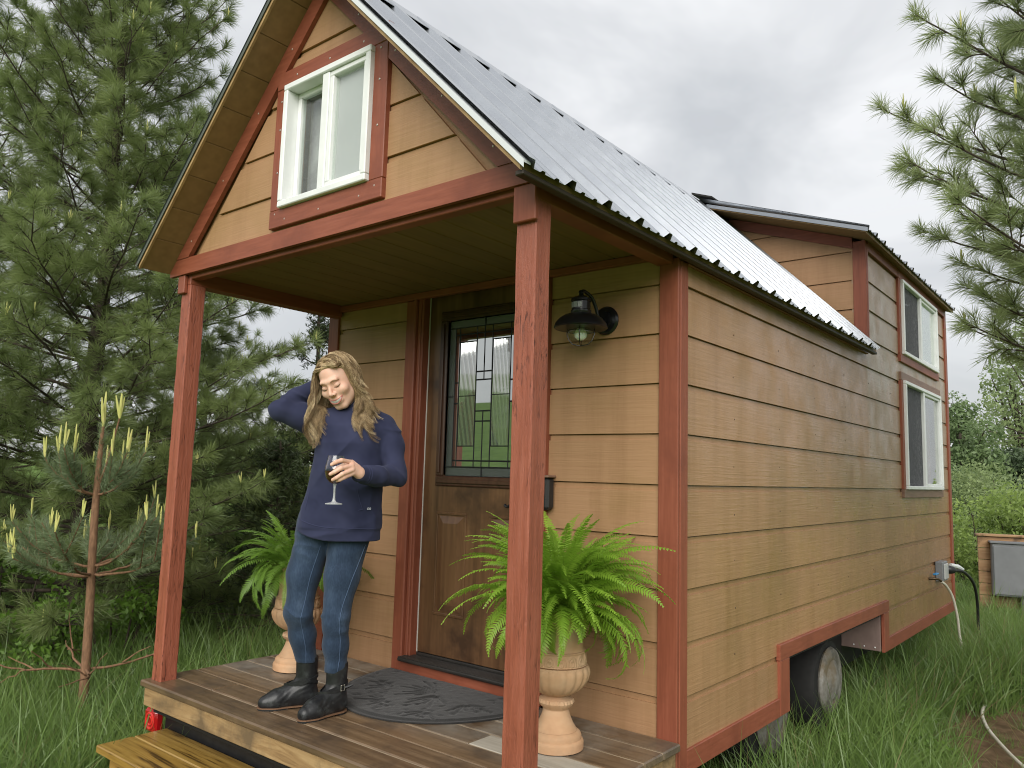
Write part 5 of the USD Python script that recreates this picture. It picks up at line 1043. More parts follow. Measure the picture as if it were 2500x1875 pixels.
# head frame: columns = right in the picture, face forward, crown up
HR = rot([0, 1, 0], -16) @ rot([0, 0, 1], -22) @ np.diag([1, -1, 1]) @ rot([1, 0, 0], -23)
HC = np.array([.067, -.052, 1.490]); HS = 1.05
toh = lambda P: ((P - HC) @ HR) / HS
fromh = lambda p: (np.asarray(p, float) * HS) @ HR.T + HC
def head_local(p):
    q = p * np.array([1, 1, 1.0]); ax = np.abs(q[..., 0]); m = np.stack([ax, q[..., 1], q[..., 2]], -1)
    d = ell(q, (0, -.014, .032), (.071, .092, .077)); d = smin(d, ell(q, (0, .020, -.034), (.0635, .067, .081)), .030)
    d = smin(d, cone(m, (.054, .002, -.052), (.015, .060, -.098), .017, .015), .026); d = smin(d, cone(m, (.0, .064, -.100), (.010, .062, -.100), .0145, .0145), .016)
    d = smin(d, ell(m, (.041, .060, -.030), (.023, .0215, .020)), .018); d = smin(d, cone(m, (.006, .083, .019), (.036, .074, .021), .0085, .008), .014)
    d = -smin(-d, cone(m, (.029, .104, -.001), (.033, .101, -.001), .0175, .0165), .010)
    d = smin(d, ell(m, (.031, .0725, -.003), (.0145, .0125, .0115)), .004)
    d = smin(d, cone(q, (0, .083, .004), (0, .1025, -.0315), .0065, .0092), .010); d = smin(d, ell(m, (.0105, .094, -.0355), (.0078, .010, .0072)), .006)
    d = smin(d, ell(q, (0, .079, -.069), (.030, .0135, .018)), .012)
    d = smin(d, ell(m, (.072, -.006, -.010), (.010, .017, .028)), .006); return d
def head_sdf(P): return head_local(toh(P)) * HS
neck_a, neck_b = fromh((0, -.028, -.060)), np.array([.122, .022, 1.345])
SH_R, EL_R, WR_R = (.282, .012, 1.288), (.350, -.030, 1.062), (.226, -.243, 1.063)       # image right: her left arm
SH_L, EL_L, WR_L = (-.012, .010, 1.290), (-.186, -.085, 1.338), (-.040, .055, 1.472)     # image left: her right arm, hand behind the head
TZ = np.array([.76, .80, .90, 1.00, 1.10, 1.20, 1.28, 1.335, 1.37])
TX = np.array([.087, .088, .100, .113, .121, .124, .128, .130, .128])
TA = np.array([.196, .192, .176, .166, .160, .157, .165, .140, .070])
TY = np.array([.03, .028, .018, .008, .000, -.002, .010, .018, .02])
TB = np.array([.132, .130, .120, .114, .118, .122, .112, .085, .058])
def fold(P, d, scale, amp, seed, warp=.02):
    """irregular creases across direction d"""
    d = unit(np.asarray(d, float)); a = unit(np.cross(d, [.31, .92, .23])); b = np.cross(d, a); k = scale / 4.2
    q = P + warp * (meshkit.noise(P * 14, seed)[..., None] - .5); n = meshkit.noise(np.stack([(q @ d) * k, (q @ a) * k * .22, (q @ b) * k * .22], -1), seed + 40)
    return amp * 1.5 * ((1 - np.abs(2 * n - 1)) ** 2.0 - .4)
def sweater_sdf(P):
    d = column(P, TZ, TX, TY, TA, TB); sh = cone(P, (.045, .015, 1.306), (.222, .015, 1.308), .052, .052); d = smin(d, sh, .05)
    up = chain(P, [SH_R, (.326, -.002, 1.19), EL_R], [.058, .048, .0425], .03); fo = chain(P, [EL_R, (.285, -.150, 1.058), WR_R], [.0435, .041, .034], .012)
    arm = smin(up, fo, .020)
    up2 = chain(P, [SH_L, (-.10, -.035, 1.322), EL_L], [.074, .058, .046], .03); fo2 = chain(P, [EL_L, (-.125, -.012, 1.408), WR_L], [.045, .042, .035], .012); arm2 = smin(up2, fo2, .014)
    # creases in the sleeves at the elbows and cuffs, soft drag lines over the body
    g = lambda c, r: np.exp(-(((P - np.asarray(c))**2).sum(-1) / r**2))
    arm = arm - fold(P, (.6, .2, .9), 105, .015, 3) * g(EL_R, .075) - fold(P, (.75, -1, .1), 120, .012, 5) * g((.262, -.18, 1.06), .06) - fold(P, (.3, 0, 1), 62, .014, 6) * g(SH_R, .12)
    arm2 = arm2 - fold(P, (.35, .3, .9), 95, .018, 8) * g((-.135, -.05, 1.355), .075) - fold(P, (.8, .3, .6), 120, .009, 9) * g(WR_L, .07) - fold(P, (.5, 0, -.8), 62, .015, 10) * g((-.03, 0, 1.27), .09)
    d = smin(smin(d, arm, .022), arm2, .026)
    d = d - .007 * (meshkit.noise(P * np.array([13, 13, 7]), 21) - .5) - fold(P, (.75, 0, .65), 46, .014, 22, .05) * g((.19, -.10, 1.02), .14) - fold(P, (-.3, 0, 1), 48, .013, 23, .05) * g((.03, -.08, .92), .16) - fold(P, (.8, 0, -.6), 44, .013, 24, .05) * g((.06, -.10, 1.18), .14) - fold(P, (1, 0, .25), 40, .012, 25, .05) * g((.235, -.08, .88), .13)
    hem = .762 + .045 * np.clip((.10 - P[..., 0]) / .2, -.15, 1) ** 2 + 0 * P[..., 0]
    d = d + .004 * np.clip((.818 - P[..., 2]) / .01, 0, 1); return np.maximum(d, (hem - P[..., 2]))
def collar_sdf(P):
    d = cone(P, neck_b + [0, 0, -.02], neck_b + (neck_a - neck_b) * .42, .066, .060); return np.maximum(d, cone(P, neck_b, neck_a, .052, .050) * -1) if False else d
HIPZ = np.array([.70, .78, .86, .92]); 
LL = [(-.005, .055, .84), (-.066, .055, .60), (-.078, .050, .435), (-.066, .095, .32), (-.048, .122, .19)]; LLr = [.094, .0735, .0575, .0565, .0470]
LR = [(.146, .040, .84), (.118, .010, .60), (.104, -.010, .405), (.106, .012, .30), (.111, .028, .17)]; LRr = [.100, .0760, .0570, .0530, .0470]
def jeans_sdf(P):
    g = lambda c, r, rz: np.exp(-(((P[..., 0] - c[0])**2 + (P[..., 1] - c[1])**2) / r**2 + (P[..., 2] - c[2])**2 / rz**2))
    a = chain(P, LL, LLr, .03); b = chain(P, LR, LRr, .03)
    a = a - fold(P, (.35, .2, 1), 105, .010, 31, .03) * (g((-.08, 0, .42), .12, .055) + .8 * g((-.06, .08, .20), .12, .04) + .5 * g((-.03, 0, .72), .12, .05))
    b = b - fold(P, (-.3, .2, 1), 105, .010, 32, .03) * (g((.10, -.03, .40), .12, .05) + .8 * g((.10, 0, .18), .12, .04) + .5 * g((.10, 0, .73), .12, .05))
    hips = column(P, np.array([.78, .84, .95]), [.075, .078, .09], [.055, .05, .04], [.170, .172, .155], [.112, .116, .105])
    d = smin(smin(a, b, .014), hips, .035); d = d - .003 * (meshkit.noise(P * 18, 33) - .5)
    return np.maximum(d, np.maximum(np.where(P[..., 0] < .03, .198, .178) - P[..., 2], P[..., 2] - .90))
# boots: local frame with the toe along +x
def boot_local(p):
    d = chain(p, [(-.075, 0, .046), (.0, 0, .042), (.072, .004, .034), (.118, .006, .029)], [.037, .038, .040, .031], .03)
    d = smin(d, cone(p, (-.062, 0, .05), (-.060, 0, .21), .045, .050), .035); d = smin(d, cone(p, (-.03, 0, .085), (.055, 0, .05), .034, .030), .03)
    d = d - .0022 * (np.abs(np.sin((p[..., 0] * .8 + p[..., 2] * .9 + .01 * meshkit.noise(p * 40, 4)) * 120))**2 - .4) * np.exp(-((p[..., 0] - .035)**2 + (p[..., 2] - .06)**2) / .035**2) - .002 * (np.abs(np.sin(p[..., 2] * 150 + p[..., 0] * 60)) - .5) * np.exp(-((p[..., 0] + .05)**2 + (p[..., 2] - .10)**2) / .04**2)
    return np.maximum(np.maximum(d, .0110 - p[..., 2]), p[..., 2] - .222)
WL, WR_ = np.array([.228, -.255, 1.064]), None
FING = [([(.196, -.285, 1.112), (.163, -.338, 1.119), (.142, -.352, 1.110), (.126, -.352, 1.100)], [.0100, .0092, .0085, .0072]), ([(.201, -.304, 1.096), (.166, -.352, 1.086), (.141, -.357, 1.070), (.123, -.352, 1.060)], [.0102, .0094, .0086, .0074]),
        ([(.204, -.311, 1.080), (.172, -.352, 1.062), (.149, -.352, 1.046), (.132, -.344, 1.037)], [.0100, .0088, .0080, .0070]), ([(.204, -.304, 1.064), (.178, -.341, 1.047), (.160, -.340, 1.037), (.148, -.333, 1.033)], [.0092, .0080, .0072, .0062]),
        ([(.216, -.262, 1.092), (.188, -.243, 1.112), (.150, -.243, 1.097), (.118, -.252, 1.082)], [.0135, .0112, .0098, .0082])]
def hand_R(P):
    palm = smin(cone(P, (.226, -.262, 1.078), (.199, -.292, 1.104), .0150, .0115), cone(P, (.224, -.262, 1.058), (.206, -.300, 1.068), .0145, .0110), .016); palm = smin(palm, cone(P, (.222, -.260, 1.072), (.204, -.300, 1.086), .0155, .0115), .014)
    d = smin(palm, cone(P, (.262, -.200, 1.062), WL, .022, .0205), .02)
    for k, (p, r) in enumerate(FING): d = smin(d, chain(P, p, r, .003), .006 if k < 4 else .009)
    return d
def hand_L(P):
    o = np.array([-.012, .078, 1.500]); d = cone(P, np.array(WR_L) + [-.02, -.012, -.012], o, .024, .026)
    for k in range(4):
        a = np.array([.004, .086 - .004 * k, 1.520 - .018 * k]); d = smin(d, chain(P, [a, a + [.035, .016, .012 - .007 * k], a + [.065, .014, .010 - .011 * k]], [.0098, .009, .0075], .003), .006)
    return smin(d, chain(P, [(-.018, .060, 1.485), (.004, .052, 1.505), (.026, .058, 1.520)], [.012, .010, .008], .003), .008)
def body_sdf(P):
    d = head_sdf(P); d = smin(d, cone(P, neck_b, neck_a, .054, .052), .022)
    t = column(P, TZ[2:], TX[2:], TY[2:], TA[2:] - .04, TB[2:] - .04); d = smin(d, t, .03)
    for q in (cone(P, (.06, .015, 1.30), (.22, .015, 1.30), .03, .03), chain(P, [SH_R, EL_R, WR_R], [.040, .030, .023], .02), chain(P, [SH_L, EL_L, WR_L], [.040, .030, .023], .02)): d = smin(d, q, .02)
    for q, r in ((LL, LLr), (LR, LRr)): d = smin(d, chain(P, q[:4] + [(q[4][0], q[4][1], .10)], [x - .026 for x in r], .02), .02)
    return smin(smin(d, hand_R(P), .006), hand_L(P), .006)
def skin_extra(n, l, src): pass
M_skin = mat('fair_skin', {'g': ('texture_coordinate', {}), 'n': ('noise_texture', {'scale': 22.0, 'detail': 3.0}), 'r': ('rgb_ramp', {'ramp': [(.3, (.66, .375, .270)), (.55, (.73, .445, .335)), (.75, (.76, .485, .375))]}), 'p': ('principled_bsdf', {'roughness': .48, 'specular_ior_level': .4, 'subsurface_weight': .12, 'subsurface_radius': (.012, .005, .003), 'subsurface_scale': .6})},
             [('g.object', 'n.vector'), ('n.fac', 'r.fac'), ('r.color', 'p.base_color')])
M_navy = mat('navy_fleece', {'g': ('texture_coordinate', {}), 'n': ('noise_texture', {'scale': 520.0, 'detail': 2.0}), 'n2': ('noise_texture', {'scale': 9.0, 'detail': 4.0}), 'r': ('rgb_ramp', {'ramp': [(.3, (.021, .024, .052)), (.7, (.037, .041, .082))]}), 'b': ('bump', {'strength': .35, 'distance': .0015}),
             'p': ('principled_bsdf', {'roughness': .9, 'specular_ior_level': .15, 'sheen_weight': .12, 'sheen_roughness': .5, 'sheen_tint': (.55, .60, .85)})}, [('g.object', 'n.vector'), ('g.object', 'n2.vector'), ('n2.fac', 'r.fac'), ('r.color', 'p.base_color'), ('n.fac', 'b.height'), ('b.normal', 'p.normal')])
M_denim = mat('blue_denim', {'m2': ('mapping', {'mapping_type': 'point', 'scale': (1, 1, .4)}), 'g': ('texture_coordinate', {}), 'm': ('mapping', {'mapping_type': 'point', 'scale': (1, 1, .12)}), 'n': ('noise_texture', {'scale': 420.0, 'detail': 2.0}), 'n2': ('noise_texture', {'scale': 11.0, 'detail': 5.0, 'roughness': .65}), 'r': ('rgb_ramp', {'ramp': [(.30, (.016, .029, .055)), (.5, (.027, .047, .085)), (.72, (.050, .078, .128))]}),
             'r2': ('rgb_ramp', {'ramp': [(.35, (.78, .78, .80)), (.65, (1.15, 1.13, 1.10))]}), 'x': ('mix_color', {'blend_type': 'multiply', 'fac': 1.0, 'use_clamp': False}), 'b': ('bump', {'strength': .3, 'distance': .001}), 'p': ('principled_bsdf', {'roughness': .8, 'specular_ior_level': .2, 'sheen_weight': .1})},
             [('g.object', 'm.vector'), ('m.vector', 'n.vector'), ('g.object', 'm2.vector'), ('m2.vector', 'n2.vector'), ('n2.fac', 'r.fac'), ('n.fac', 'r2.fac'), ('r.color', 'x.a'), ('r2.color', 'x.b'), ('x.result', 'p.base_color'), ('n.fac', 'b.height'), ('b.normal', 'p.normal')])
M_leather = surf('black_boot_leather', [(.3, (.009, .009, .010)), (.7, (.020, .021, .022))], (40, 40, 40), rough=.36, bump=.25, bdist=.0015, random_amount=0, blotch=(.045, .050, .050), blotch_scale=14, blotch_at=(.56, .72), coords='obj')
M_sole = plain('brown_boot_sole', (.16, .085, .045), .7); M_heel = plain('black_heel', (.012, .011, .010), .6)
M_hair = [mat('dark_blond_hair_%s' % w, {'g': ('texture_coordinate', {}), 'n': ('noise_texture', {'scale': 60.0, 'detail': 3.0}), 'r': ('rgb_ramp', {'ramp': [(.3, tuple(.72 * np.array(c))), (.7, tuple(1.2 * np.array(c)))]}), 'p': ('principled_bsdf', {'roughness': .5, 'specular_ior_level': .3})}, [('g.object', 'n.vector'), ('n.fac', 'r.fac'), ('r.color', 'p.base_color')])
          for w, c in (('deep', (.175, .112, .055)), ('mid', (.36, .255, .135)), ('light', (.62, .48, .29)))]
M_lip = plain('rose_lips', (.46, .165, .135), .4); M_teeth = plain('teeth', (.80, .77, .70), .25); M_mouth = plain('mouth_dark', (.05, .014, .012), .6)
M_lash = plain('dark_lashes', (.030, .018, .012), .6); M_brow = plain('brown_brows', (.26, .155, .09), .8)
WO = (-1.38, -.82, 0.0)
woman = thing('person', 'laughing woman in navy pullover, jeans and black boots, one hand behind her head', 'person', WO, math.degrees(YAW))
body = obj('body', nets(body_sdf, (-.27, -.39, .06), (.42, .22, 1.62), .0029), M_skin, woman, smooth=True)
obj('pullover', nets(sweater_sdf, (-.28, -.33, .72), (.43, .22, 1.54), .0038), M_navy, woman, smooth=True)
obj('collar', nets(collar_sdf, (.02, -.09, 1.28), (.22, .12, 1.46), .004), M_navy, woman, smooth=True)
obj('jeans', nets(jeans_sdf, (-.16, -.14, .14), (.29, .22, .93), .0045), M_denim, woman, smooth=True)
def on_surf(f, p, d, far=.2):
    """march from outside along d onto the surface of f"""
    p = np.array(p, float); d = np.array(d, float); d /= np.linalg.norm(d); p = p - d * far
    for _ in range(60):
        v = f(p[None])[0]; p = p + d * v * .8
        if abs(v) < 2e-4: break
    return p
# face: brows, lash lines, lips, teeth
def fpt(x, z, off=.0008):
    y = .16
    for _ in range(50):
        v = head_local(np.array([[x, y, z]]))[0]; y -= v * .8
        if abs(v) < 1e-4: break
    return np.array([x, y + off, z])
def ftube(pts, r, off, name, m, parent=body, n=14):
    s = spline(np.array([(a, 0, b) for a, b in pts]), n); q = np.array([fromh(fpt(a, b, off)) for a, _, b in s]); return obj(name, tube(q, r, 7), m, parent, smooth=60)
prof = lambda r, n=14: r * (.35 + .65 * np.sin(np.linspace(.12, np.pi - .12, n)))
for s in (-1, 1):
    ftube([(s * .013, .0155), (s * .028, .0200), (s * .046, .0140)], prof(.0032), -.0005, 'eyebrow', M_brow)
    ftube([(s * .0175, -.0085), (s * .026, -.0115), (s * .036, -.0115), (s * .046, -.0050)], prof(.0019), .0002, 'lashes', M_lash)
    ftube([(s * .0185, .0020), (s * .031, .0062), (s * .044, .0012)], prof(.0009), .0000, 'lid_crease', plain('lid_crease_%d' % (s + 1), (.36, .18, .12), .6))
up_c = [(-.0345, -.0525), (-.022, -.0595), (-.009, -.0622), (0, -.0628), (.009, -.0622), (.022, -.0595), (.0345, -.0525)]
lo_c = [(-.0345, -.0525), (-.024, -.0695), (-.011, -.0780), (0, -.0795), (.011, -.0780), (.024, -.0695), (.0345, -.0525)]
su, sl = spline(np.array([(a, 0, b) for a, b in up_c]), 33), spline(np.array([(a, 0, b) for a, b in lo_c]), 33)
def patch(i0, i1, t0, t1, off, nt=5):
    V, F = [], []; idx = np.arange(i0, i1 + 1)
    for i in idx:
        for t in np.linspace(t0, t1, nt): a = su[i] * (1 - t) + sl[i] * t; V.append(fromh(fpt(a[0], a[2], off)))
    for k in range(len(idx) - 1):
        for j in range(nt - 1): p = k * nt + j; F += [(p, p + nt, p + nt + 1), (p, p + nt + 1, p + 1), (p, p + nt + 1, p + nt), (p, p + 1, p + nt + 1)]
    return trimesh.Trimesh(V, F, process=False)
mouth = obj('mouth', patch(0, 32, 0, 1, .0006), M_mouth, body)
edges = [3, 6, 9, 12, 16, 20, 23, 26, 29]
for a, b in zip(edges[:-1], edges[1:]):
    m = patch(a, b, .06, .80 - .10 * abs((a + b) / 2 - 16) / 13, .0014, 4); c = m.vertices.mean(0); m.vertices = c + (m.vertices - c) * .955; obj('tooth', m, M_teeth, mouth)
ftube(up_c, prof(.0029, 22), .0002, 'upper_lip', M_lip, n=22); ftube(lo_c, prof(.0040, 22), .0004, 'lower_lip', M_lip, n=22)
for s in (-1, 1): ftube([(s * .0085, -.0395), (s * .0125, -.0370)], [.0012] * 5, -.0002, 'nostril', M_lash, n=5)
# pullover details: hem and cuff seams, front pocket line, small stitched mark
def on_sw(x, z, y0=-.33, off=.0012):
    y = y0
    for _ in range(60):
        v = sweater_sdf(np.array([[x, y, z]]))[0]; y += v * .8
        if abs(v) < 2e-4: break
    return np.array([x, y - off, z])
pull = stage.GetPrimAtPath(str(woman.GetPath()) + '/pullover')
M_stitch = plain('navy_stitching', (.030, .035, .085), .9)
xs_ = np.linspace(-.098, .272, 40); obj('hem_seam', tube([q_ for q_ in [on_sw(x, .822 + .045 * max(0, (.10 - x) / .2)**2 - .0) for x in xs_] if abs(q_[1]) < .4], .0016, 5), M_stitch, UsdGeom.Xform(pull))
obj('pocket_seam', tube([on_sw(x, z) for x, z in spline(np.array([(.190, 0, 1.00), (.200, 0, .95), (.214, 0, .905)]), 14)[:, [0, 2]]], .0016, 5), M_stitch, UsdGeom.Xform(pull)); obj('pocket_seam', tube([on_sw(x, z) for x, z in spline(np.array([(.195, 0, .902), (.214, 0, .905)]), 5)[:, [0, 2]]], .0014, 5), M_stitch, UsdGeom.Xform(pull))
obj('pocket_seam', tube([on_sw(x, z) for x, z in spline(np.array([(-.030, 0, .99), (-.040, 0, .93), (-.045, 0, .90)]), 14)[:, [0, 2]]], .0016, 5), M_stitch, UsdGeom.Xform(pull))
lg = meshkit.text_mesh('OR', .0098, .0012, True); lg.vertices = lg.vertices * [1.0, 1, 1] + np.c_[lg.vertices[:, 1] * .18, np.zeros((len(lg.vertices), 2))]
lc = on_sw(.232, .905, off=.0065); Rm = np.array([[1, 0, 0], [0, 0, -1], [0, 1, 0]]); yw = math.radians(22)
lg.vertices = lg.vertices @ Rm.T @ rot([0, 0, 1], 22).T + lc - [.0, .002, 0]
obj('stitched_mark', lg, plain('grey_stitching', (.42, .43, .48), .7), UsdGeom.Xform(pull))
ax_ = unit(np.array(WR_R) - np.array([.285, -.150, 1.058])); c0 = np.array(WR_R) + ax_ * .008
for k, (o, r) in enumerate(((-.030, .0415), (-.042, .0425))):
    c = c0 + ax_ * o; a = unit(np.cross(ax_, [0, 0, 1.0])); b = np.cross(ax_, a); th_ = np.linspace(0, 2 * np.pi, 28)
    ring = [on_surf(sweater_sdf, c, -(math.cos(t) * a + math.sin(t) * b), .07) for t in th_]; obj('cuff_seam', tube(ring, .0014, 5, False), M_stitch, UsdGeom.Xform(pull))
jn = UsdGeom.Xform(stage.GetPrimAtPath(str(woman.GetPath()) + '/jeans')); M_thread = plain('pale_denim_thread', (.075, .12, .21), .8)
def on_j(x, z, off=.0008):
    y = -.25
    for _ in range(60):
        v = jeans_sdf(np.array([[x, y, z]]))[0]; y += v * .8
        if abs(v) < 3e-4: break
    return np.array([x, y - off, z])
obj('seam', tube([q_ for q_ in [on_j(x, z) for x, z in spline(np.array([(.222, 0, .745), (.178, 0, .60), (.140, 0, .47), (.136, 0, .38), (.137, 0, .28), (.128, 0, .19)]), 40)[:, [0, 2]]] if abs(q_[1]) < .4], .0013, 4), M_thread, jn)
obj('seam', tube([q_ for q_ in [on_j(x, z) for x, z in spline(np.array([(.020, 0, .735), (-.018, 0, .60), (-.042, 0, .47), (-.052, 0, .38), (-.038, 0, .28), (-.036, 0, .19)]), 40)[:, [0, 2]]] if abs(q_[1]) < .4], .0013, 4), M_thread, jn)
# boots
for (tx, ty), (hx, hy), nm in (((-.238, .040), (.006, .148), 0), ((-.012, -.125), (.148, .068), 1)):
    d = np.array([tx - hx, ty - hy]); ln = np.linalg.norm(d); d /= ln; an = math.atan2(d[1], d[0]); k = ln / .266
    M4 = np.eye(4); M4[:2, :2] = [[math.cos(an), -math.sin(an)], [math.sin(an), math.cos(an)]]; M4[:3, :3] = M4[:3, :3] @ np.diag([k, 1, 1]); M4[:2, 3] = np.array([hx, hy]) + d * ln * (.115 / .266)
    def put(m): m = m.copy(); m.apply_transform(M4); return m
    bt = obj('boot', put(nets(boot_local, (-.13, -.065, .0), (.165, .065, .225), .004)), M_leather, woman, smooth=True)
    out = []
    for t in np.linspace(-np.pi, np.pi, 40, endpoint=False):
        r0_ = np.array([math.cos(t), math.sin(t), 0]); p_ = np.array([.02 + .0, 0, .030]); lo_, hi_ = 0, .2
        for _ in range(22):
            mid = (lo_ + hi_) / 2
            if boot_local((p_ + r0_ * mid)[None])[0] < 0: lo_ = mid
            else: hi_ = mid
        out.append((p_ + r0_ * (lo_ + .0035))[:2])
    sole = Polygon(out).buffer(0); obj('sole', put(moved(trimesh.creation.extrude_polygon(sole, .0042, engine='earcut'), (0, 0, .0078))), M_sole, bt)
    heel = sole.intersection(sbox(-.2, -.1, -.045, .1)); obj('heel', put(trimesh.creation.extrude_polygon(heel.buffer(-.002), .0077, engine='earcut')), M_heel, bt); fore = sole.intersection(sbox(.02, -.1, .2, .1)); obj('heel', put(moved(trimesh.creation.extrude_polygon(fore.buffer(-.003), .0074, engine='earcut'), (0, 0, .0003))), M_heel, bt)
    def strap(fz, name='strap'):
        pts = []
        for t in np.linspace(0, 2 * np.pi, 40):
            z = fz(t); c = np.array([-.055 + .02 * (z < .09), 0, z]); q = on_surf(boot_local, c, -np.array([math.cos(t), math.sin(t), 0]), .12); pts.append(q + np.array([math.cos(t), math.sin(t), 0]) * .001)
        pts = np.array(pts); r_xy = unit((pts - pts.mean(0)) * [1, 1, 0]); V = []; F = []
        for q, o in zip(pts[:-1], r_xy[:-1]): V += [q + o * .0005 + [0, 0, .008], q + o * .0038 + [0, 0, .007], q + o * .0038 - [0, 0, .007], q + o * .0005 - [0, 0, .008]]
        for i in range(39):
            for j in range(4): a_, b_, c_, d_ = i * 4 + j, i * 4 + (j + 1) % 4, (i + 1) % 39 * 4 + (j + 1) % 4, (i + 1) % 39 * 4 + j; F += [(a_, b_, c_), (a_, c_, d_)]
        return obj(name, put(trimesh.Trimesh(V, F, process=False)), M_leather, bt, smooth=40)
    strap(lambda t: .118 - .018 * math.cos(t)); strap(lambda t: .098 + .022 * math.sin(t)); 
    if nm == 1:
        q = on_surf(boot_local, (-.055, 0, .118), (0, -1, 0), .12) + np.array([0, .004, 0])
        obj('buckle', put(trimesh.util.concatenate([cb(q[0] - .012, q[0] - .009, q[1] - .002, q[1] + .003, q[2] - .013, q[2] + .013, .001), cb(q[0] + .009, q[0] + .012, q[1] - .002, q[1] + .003, q[2] - .013, q[2] + .013, .001), cb(q[0] - .009, q[0] + .009, q[1] - .002, q[1] + .003, q[2] + .010, q[2] + .013, .001), cb(q[0] - .009, q[0] + .009, q[1] - .002, q[1] + .003, q[2] - .013, q[2] - .010, .001)])), plain('steel_buckle', (.42, .40, .36), .3, metallic=.9), bt)
        obj('strap_end', put(tube([q + [-.01, .002, 0], q + [-.025, .008, .003], q + [-.042, .018, .010]], [.006, .007, .004], 6)), M_leather, bt)
# hair: a cap on the scalp and strands that fall from the parting over the shoulders
def cap_sdf(P):
    p = toh(P); d = ell(p, (0, -.014, .032), (.0765, .0975, .0820)); hl = -.737 * p[..., 1] + .676 * p[..., 2] - .004 - .10 * np.clip(np.abs(p[..., 0] + .008) - .02, 0, 1)
    return np.maximum(d * HS, -hl)
hair = obj('hair', nets(cap_sdf, (-.06, -.19, 1.34), (.24, .13, 1.63), .004), M_hair[1], body, smooth=True)
RH = np.random.default_rng(61)
def guard(P):
    """keep strands off the skin, the pullover and the front of the face"""
    for f, m in ((lambda Q: head_local(toh(Q)) * HS, .0085), (sweater_sdf, .007), (lambda Q: cone(Q, neck_b, neck_a, .054, .052), .006)):
        d = f(P); e = 1e-3; g = np.stack([f(P + np.eye(3)[k] * e) - d for k in range(3)], -1) / e; g /= np.linalg.norm(g, axis=-1, keepdims=True) + 1e-9; P = P + g * np.clip(m - d, 0, .012)[:, None]
    p = toh(P); infr = (p[:, 1] > -.004) & (p[:, 2] < .085) & (p[:, 2] > -.150); lim = np.interp(p[:, 2], [-.150, -.11, -.06, .0, .05, .085], [.046, .060, .0740, .0765, .0690, .045]); bad = infr & (np.abs(p[:, 0]) < lim)
    rb = (p[:, 0] > 0) & (p[:, 2] > -.105) & (p[:, 2] < .07) & (p[:, 1] > .024); p[:, 1] = np.where(rb, .024, p[:, 1]); P = np.where(rb[:, None], fromh(p), P); bad = bad & ~rb
    p[:, 0] = np.where(bad, np.sign(p[:, 0] + 1e-6) * lim, p[:, 0]); return np.where(bad[:, None], fromh(p), P)
NL = 520; PART = -.012
q = RH.normal(size=(40 * NL, 3)); q = unit(q) * np.array([.073, .094, .079]) + np.array([0, -.014, .032])
ok_ = (-.737 * q[:, 1] + .676 * q[:, 2] - .006 - .10 * np.clip(np.abs(q[:, 0] + .008) - .02, 0, 1) > 0) & (q[:, 2] > -.02) & (RH.uniform(0, 1, len(q)) < np.interp(q[:, 2], [-.02, .05, .12], [.25, .7, 1.0])); root = q[ok_][:NL]; NL = len(root)
sgn = np.where(root[:, 0] > PART, 1.0, -1.0); P_ = fromh(root)
side_dir = HR[:, 0]; back = -HR[:, 1]
vel = sgn[:, None] * side_dir * RH.uniform(.75, 1.0, (NL, 1)) + back * np.interp(root[:, 1], [-.1, .0, .065], [.1, .55, 1.0])[:, None] + HR[:, 2] * np.interp(root[:, 2], [.02, .12], [-.6, .25])[:, None]
vel = unit(vel); nst = 46; stp = .0088; path = [P_]
long_ = RH.uniform(.74, 1.12, NL); phase = RH.uniform(0, 2 * np.pi, NL); amp = RH.uniform(.3, 1.0, NL)
for k in range(nst):
    tt = k / nst
    flip = np.where(sgn > 0, np.interp(tt, [.45, .75, 1], [0, .6, 1.1]) * (phase > 2.6), np.where(phase > 3.4, np.interp(tt, [.5, .8, 1], [0, .2, .9]), 0))[:, None] * np.array([1.0, -.12, .10])
    w_ = np.interp(tt, [.22, .5, 1], [0, .9, 1.5]) * amp; gq = path[-1] * 9
    cx_ = np.sin(tt * 13 + 5.5 * meshkit.noise(root * 30, 3) + phase * .35); curlv = np.stack([cx_, -.6 * np.cos(tt * 13 + phase * .3), 0 * phase], -1) * w_[:, None]
    tipup = np.interp(tt, [.84, 1], [0, .85])
    vel = unit(vel * .78 + .22 * (np.array([0, .02 - .12 * tt, -1.0 + tipup]) + flip * 1.2 + curlv)); P_ = guard(P_ + vel * stp * long_[:, None]); path.append(P_)
path = np.stack(path, 1)
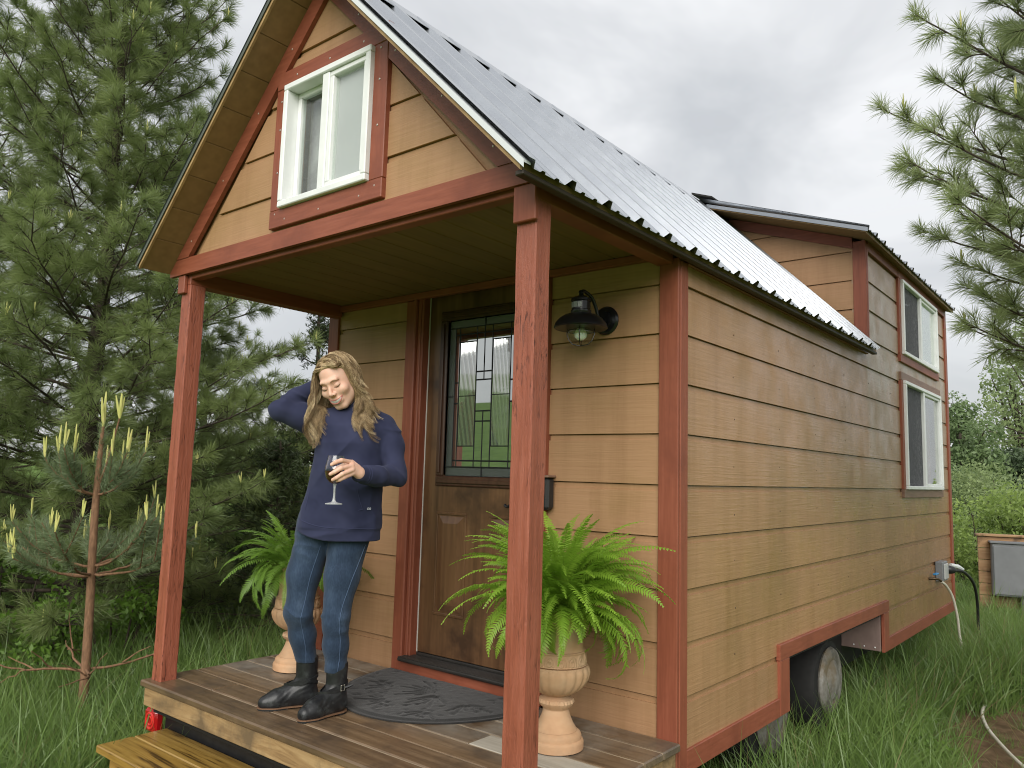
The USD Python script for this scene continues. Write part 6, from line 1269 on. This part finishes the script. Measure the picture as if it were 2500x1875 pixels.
def strands(sel, per, spread, name, m, w):
    P, cnt, W = [], [], []
    for i in sel:
        g = path[i]; n = len(g); s = np.linspace(0, 1, n); T_ = unit(np.gradient(g, axis=0))
        for _ in range(per):
            o = unit(RH.normal(size=3)) * spread * RH.uniform(.15, 1); ph = RH.uniform(0, 6.28); env = np.interp(s, [0, .25, .7, 1], [.45, .9, 1.0, .6]); wv = .0025 * np.sin(s * 14 + ph) * s
            c = g + (o - T_ * (T_ @ o)[:, None]) * env[:, None] + unit(np.cross(T_, o)) * wv[:, None]; c = c[:int(n * RH.uniform(.86, 1.0))][::2]
            P.append(c); cnt.append(len(c)); W.append(np.interp(np.linspace(0, 1, len(c)), [0, .6, 1], [w, w, w * .35]))
    cv = UsdGeom.BasisCurves.Define(stage, numbered(str(hair.GetPath()), name)); cv.CreateTypeAttr('linear'); cv.CreatePointsAttr(Vt.Vec3fArray.FromNumpy(np.vstack(P).astype(np.float32))); cv.CreateCurveVertexCountsAttr(Vt.IntArray(cnt)); cv.CreateWidthsAttr(Vt.FloatArray.FromNumpy(np.concatenate(W).astype(np.float32))); cv.SetWidthsInterpolation('vertex')
    UsdShade.MaterialBindingAPI.Apply(cv.GetPrim()).Bind(m); tag(cv, kind='stuff')
pl = toh(path.reshape(-1, 3)).reshape(path.shape); cross = ((np.abs(pl[..., 0]) < .050) & (pl[..., 1] > .045) & (pl[..., 2] > -.115) & (pl[..., 2] < .07)).any(1)
cross |= ((path[..., 0] > .07) & (path[..., 0] < .20) & (path[..., 2] < 1.23)).any(1); cross |= (sweater_sdf(path) < -.002).any(1); sh_ = RH.permutation(np.nonzero(~cross)[0]); n1, n2 = int(len(sh_) * .30), int(len(sh_) * .72)
strands(sh_[:n1], 24, .0115, 'dark_strands', M_hair[0], .0010); strands(sh_[n1:n2], 26, .0115, 'strands', M_hair[1], .0009); strands(sh_[n2:], 20, .0095, 'light_strands', M_hair[2], .0009)
# the wine glass she holds
wg = thing('wine_glass', 'stemmed glass of red wine held in the woman\'s hand', 'wine glass', tuple(np.array(WO) + np.array([math.cos(YAW) * .132 + math.sin(YAW) * .300, math.sin(YAW) * .132 - math.cos(YAW) * .300, 0])), 0)
M_clear = thin_glass('clear_glass', (.965, .972, .975), .045, .02)
bw_ = spline(np.array([(.006, 0, 1.019), (.020, 0, 1.024), (.036, 0, 1.042), (.0435, 0, 1.068), (.0435, 0, 1.088), (.038, 0, 1.115), (.0325, 0, 1.138)]), 26)[:, [0, 2]]
obj('bowl', lathe(list(map(tuple, bw_)) + [(a - .0013, b) for a, b in bw_[::-1]], 44), M_clear, wg, smooth=True)
st_ = spline(np.array([(.036, 0, .937), (.034, 0, .9395), (.012, 0, .9445), (.0055, 0, .956), (.0042, 0, .98), (.0044, 0, 1.005), (.008, 0, 1.020)]), 26)[:, [0, 2]]
obj('stem', lathe([(.0355, .9355)] + list(map(tuple, st_)), 40), mat('stem_glass', {'p': ('principled_bsdf', {'base_color': (.95, .96, .97), 'roughness': .03, 'transmission_weight': .75, 'ior': 1.45})}, []), wg, smooth=50)
wn = [(a - .0016, b) for a, b in bw_ if b < 1.0735]; obj('wine', lathe([(.001, 1.0205)] + wn + [(wn[-1][0] * 1.005, 1.0742), (.001, 1.0742)], 40), plain('red_wine', (.050, .0008, .003), .1, specular_ior_level=.08), wg, smooth=40)
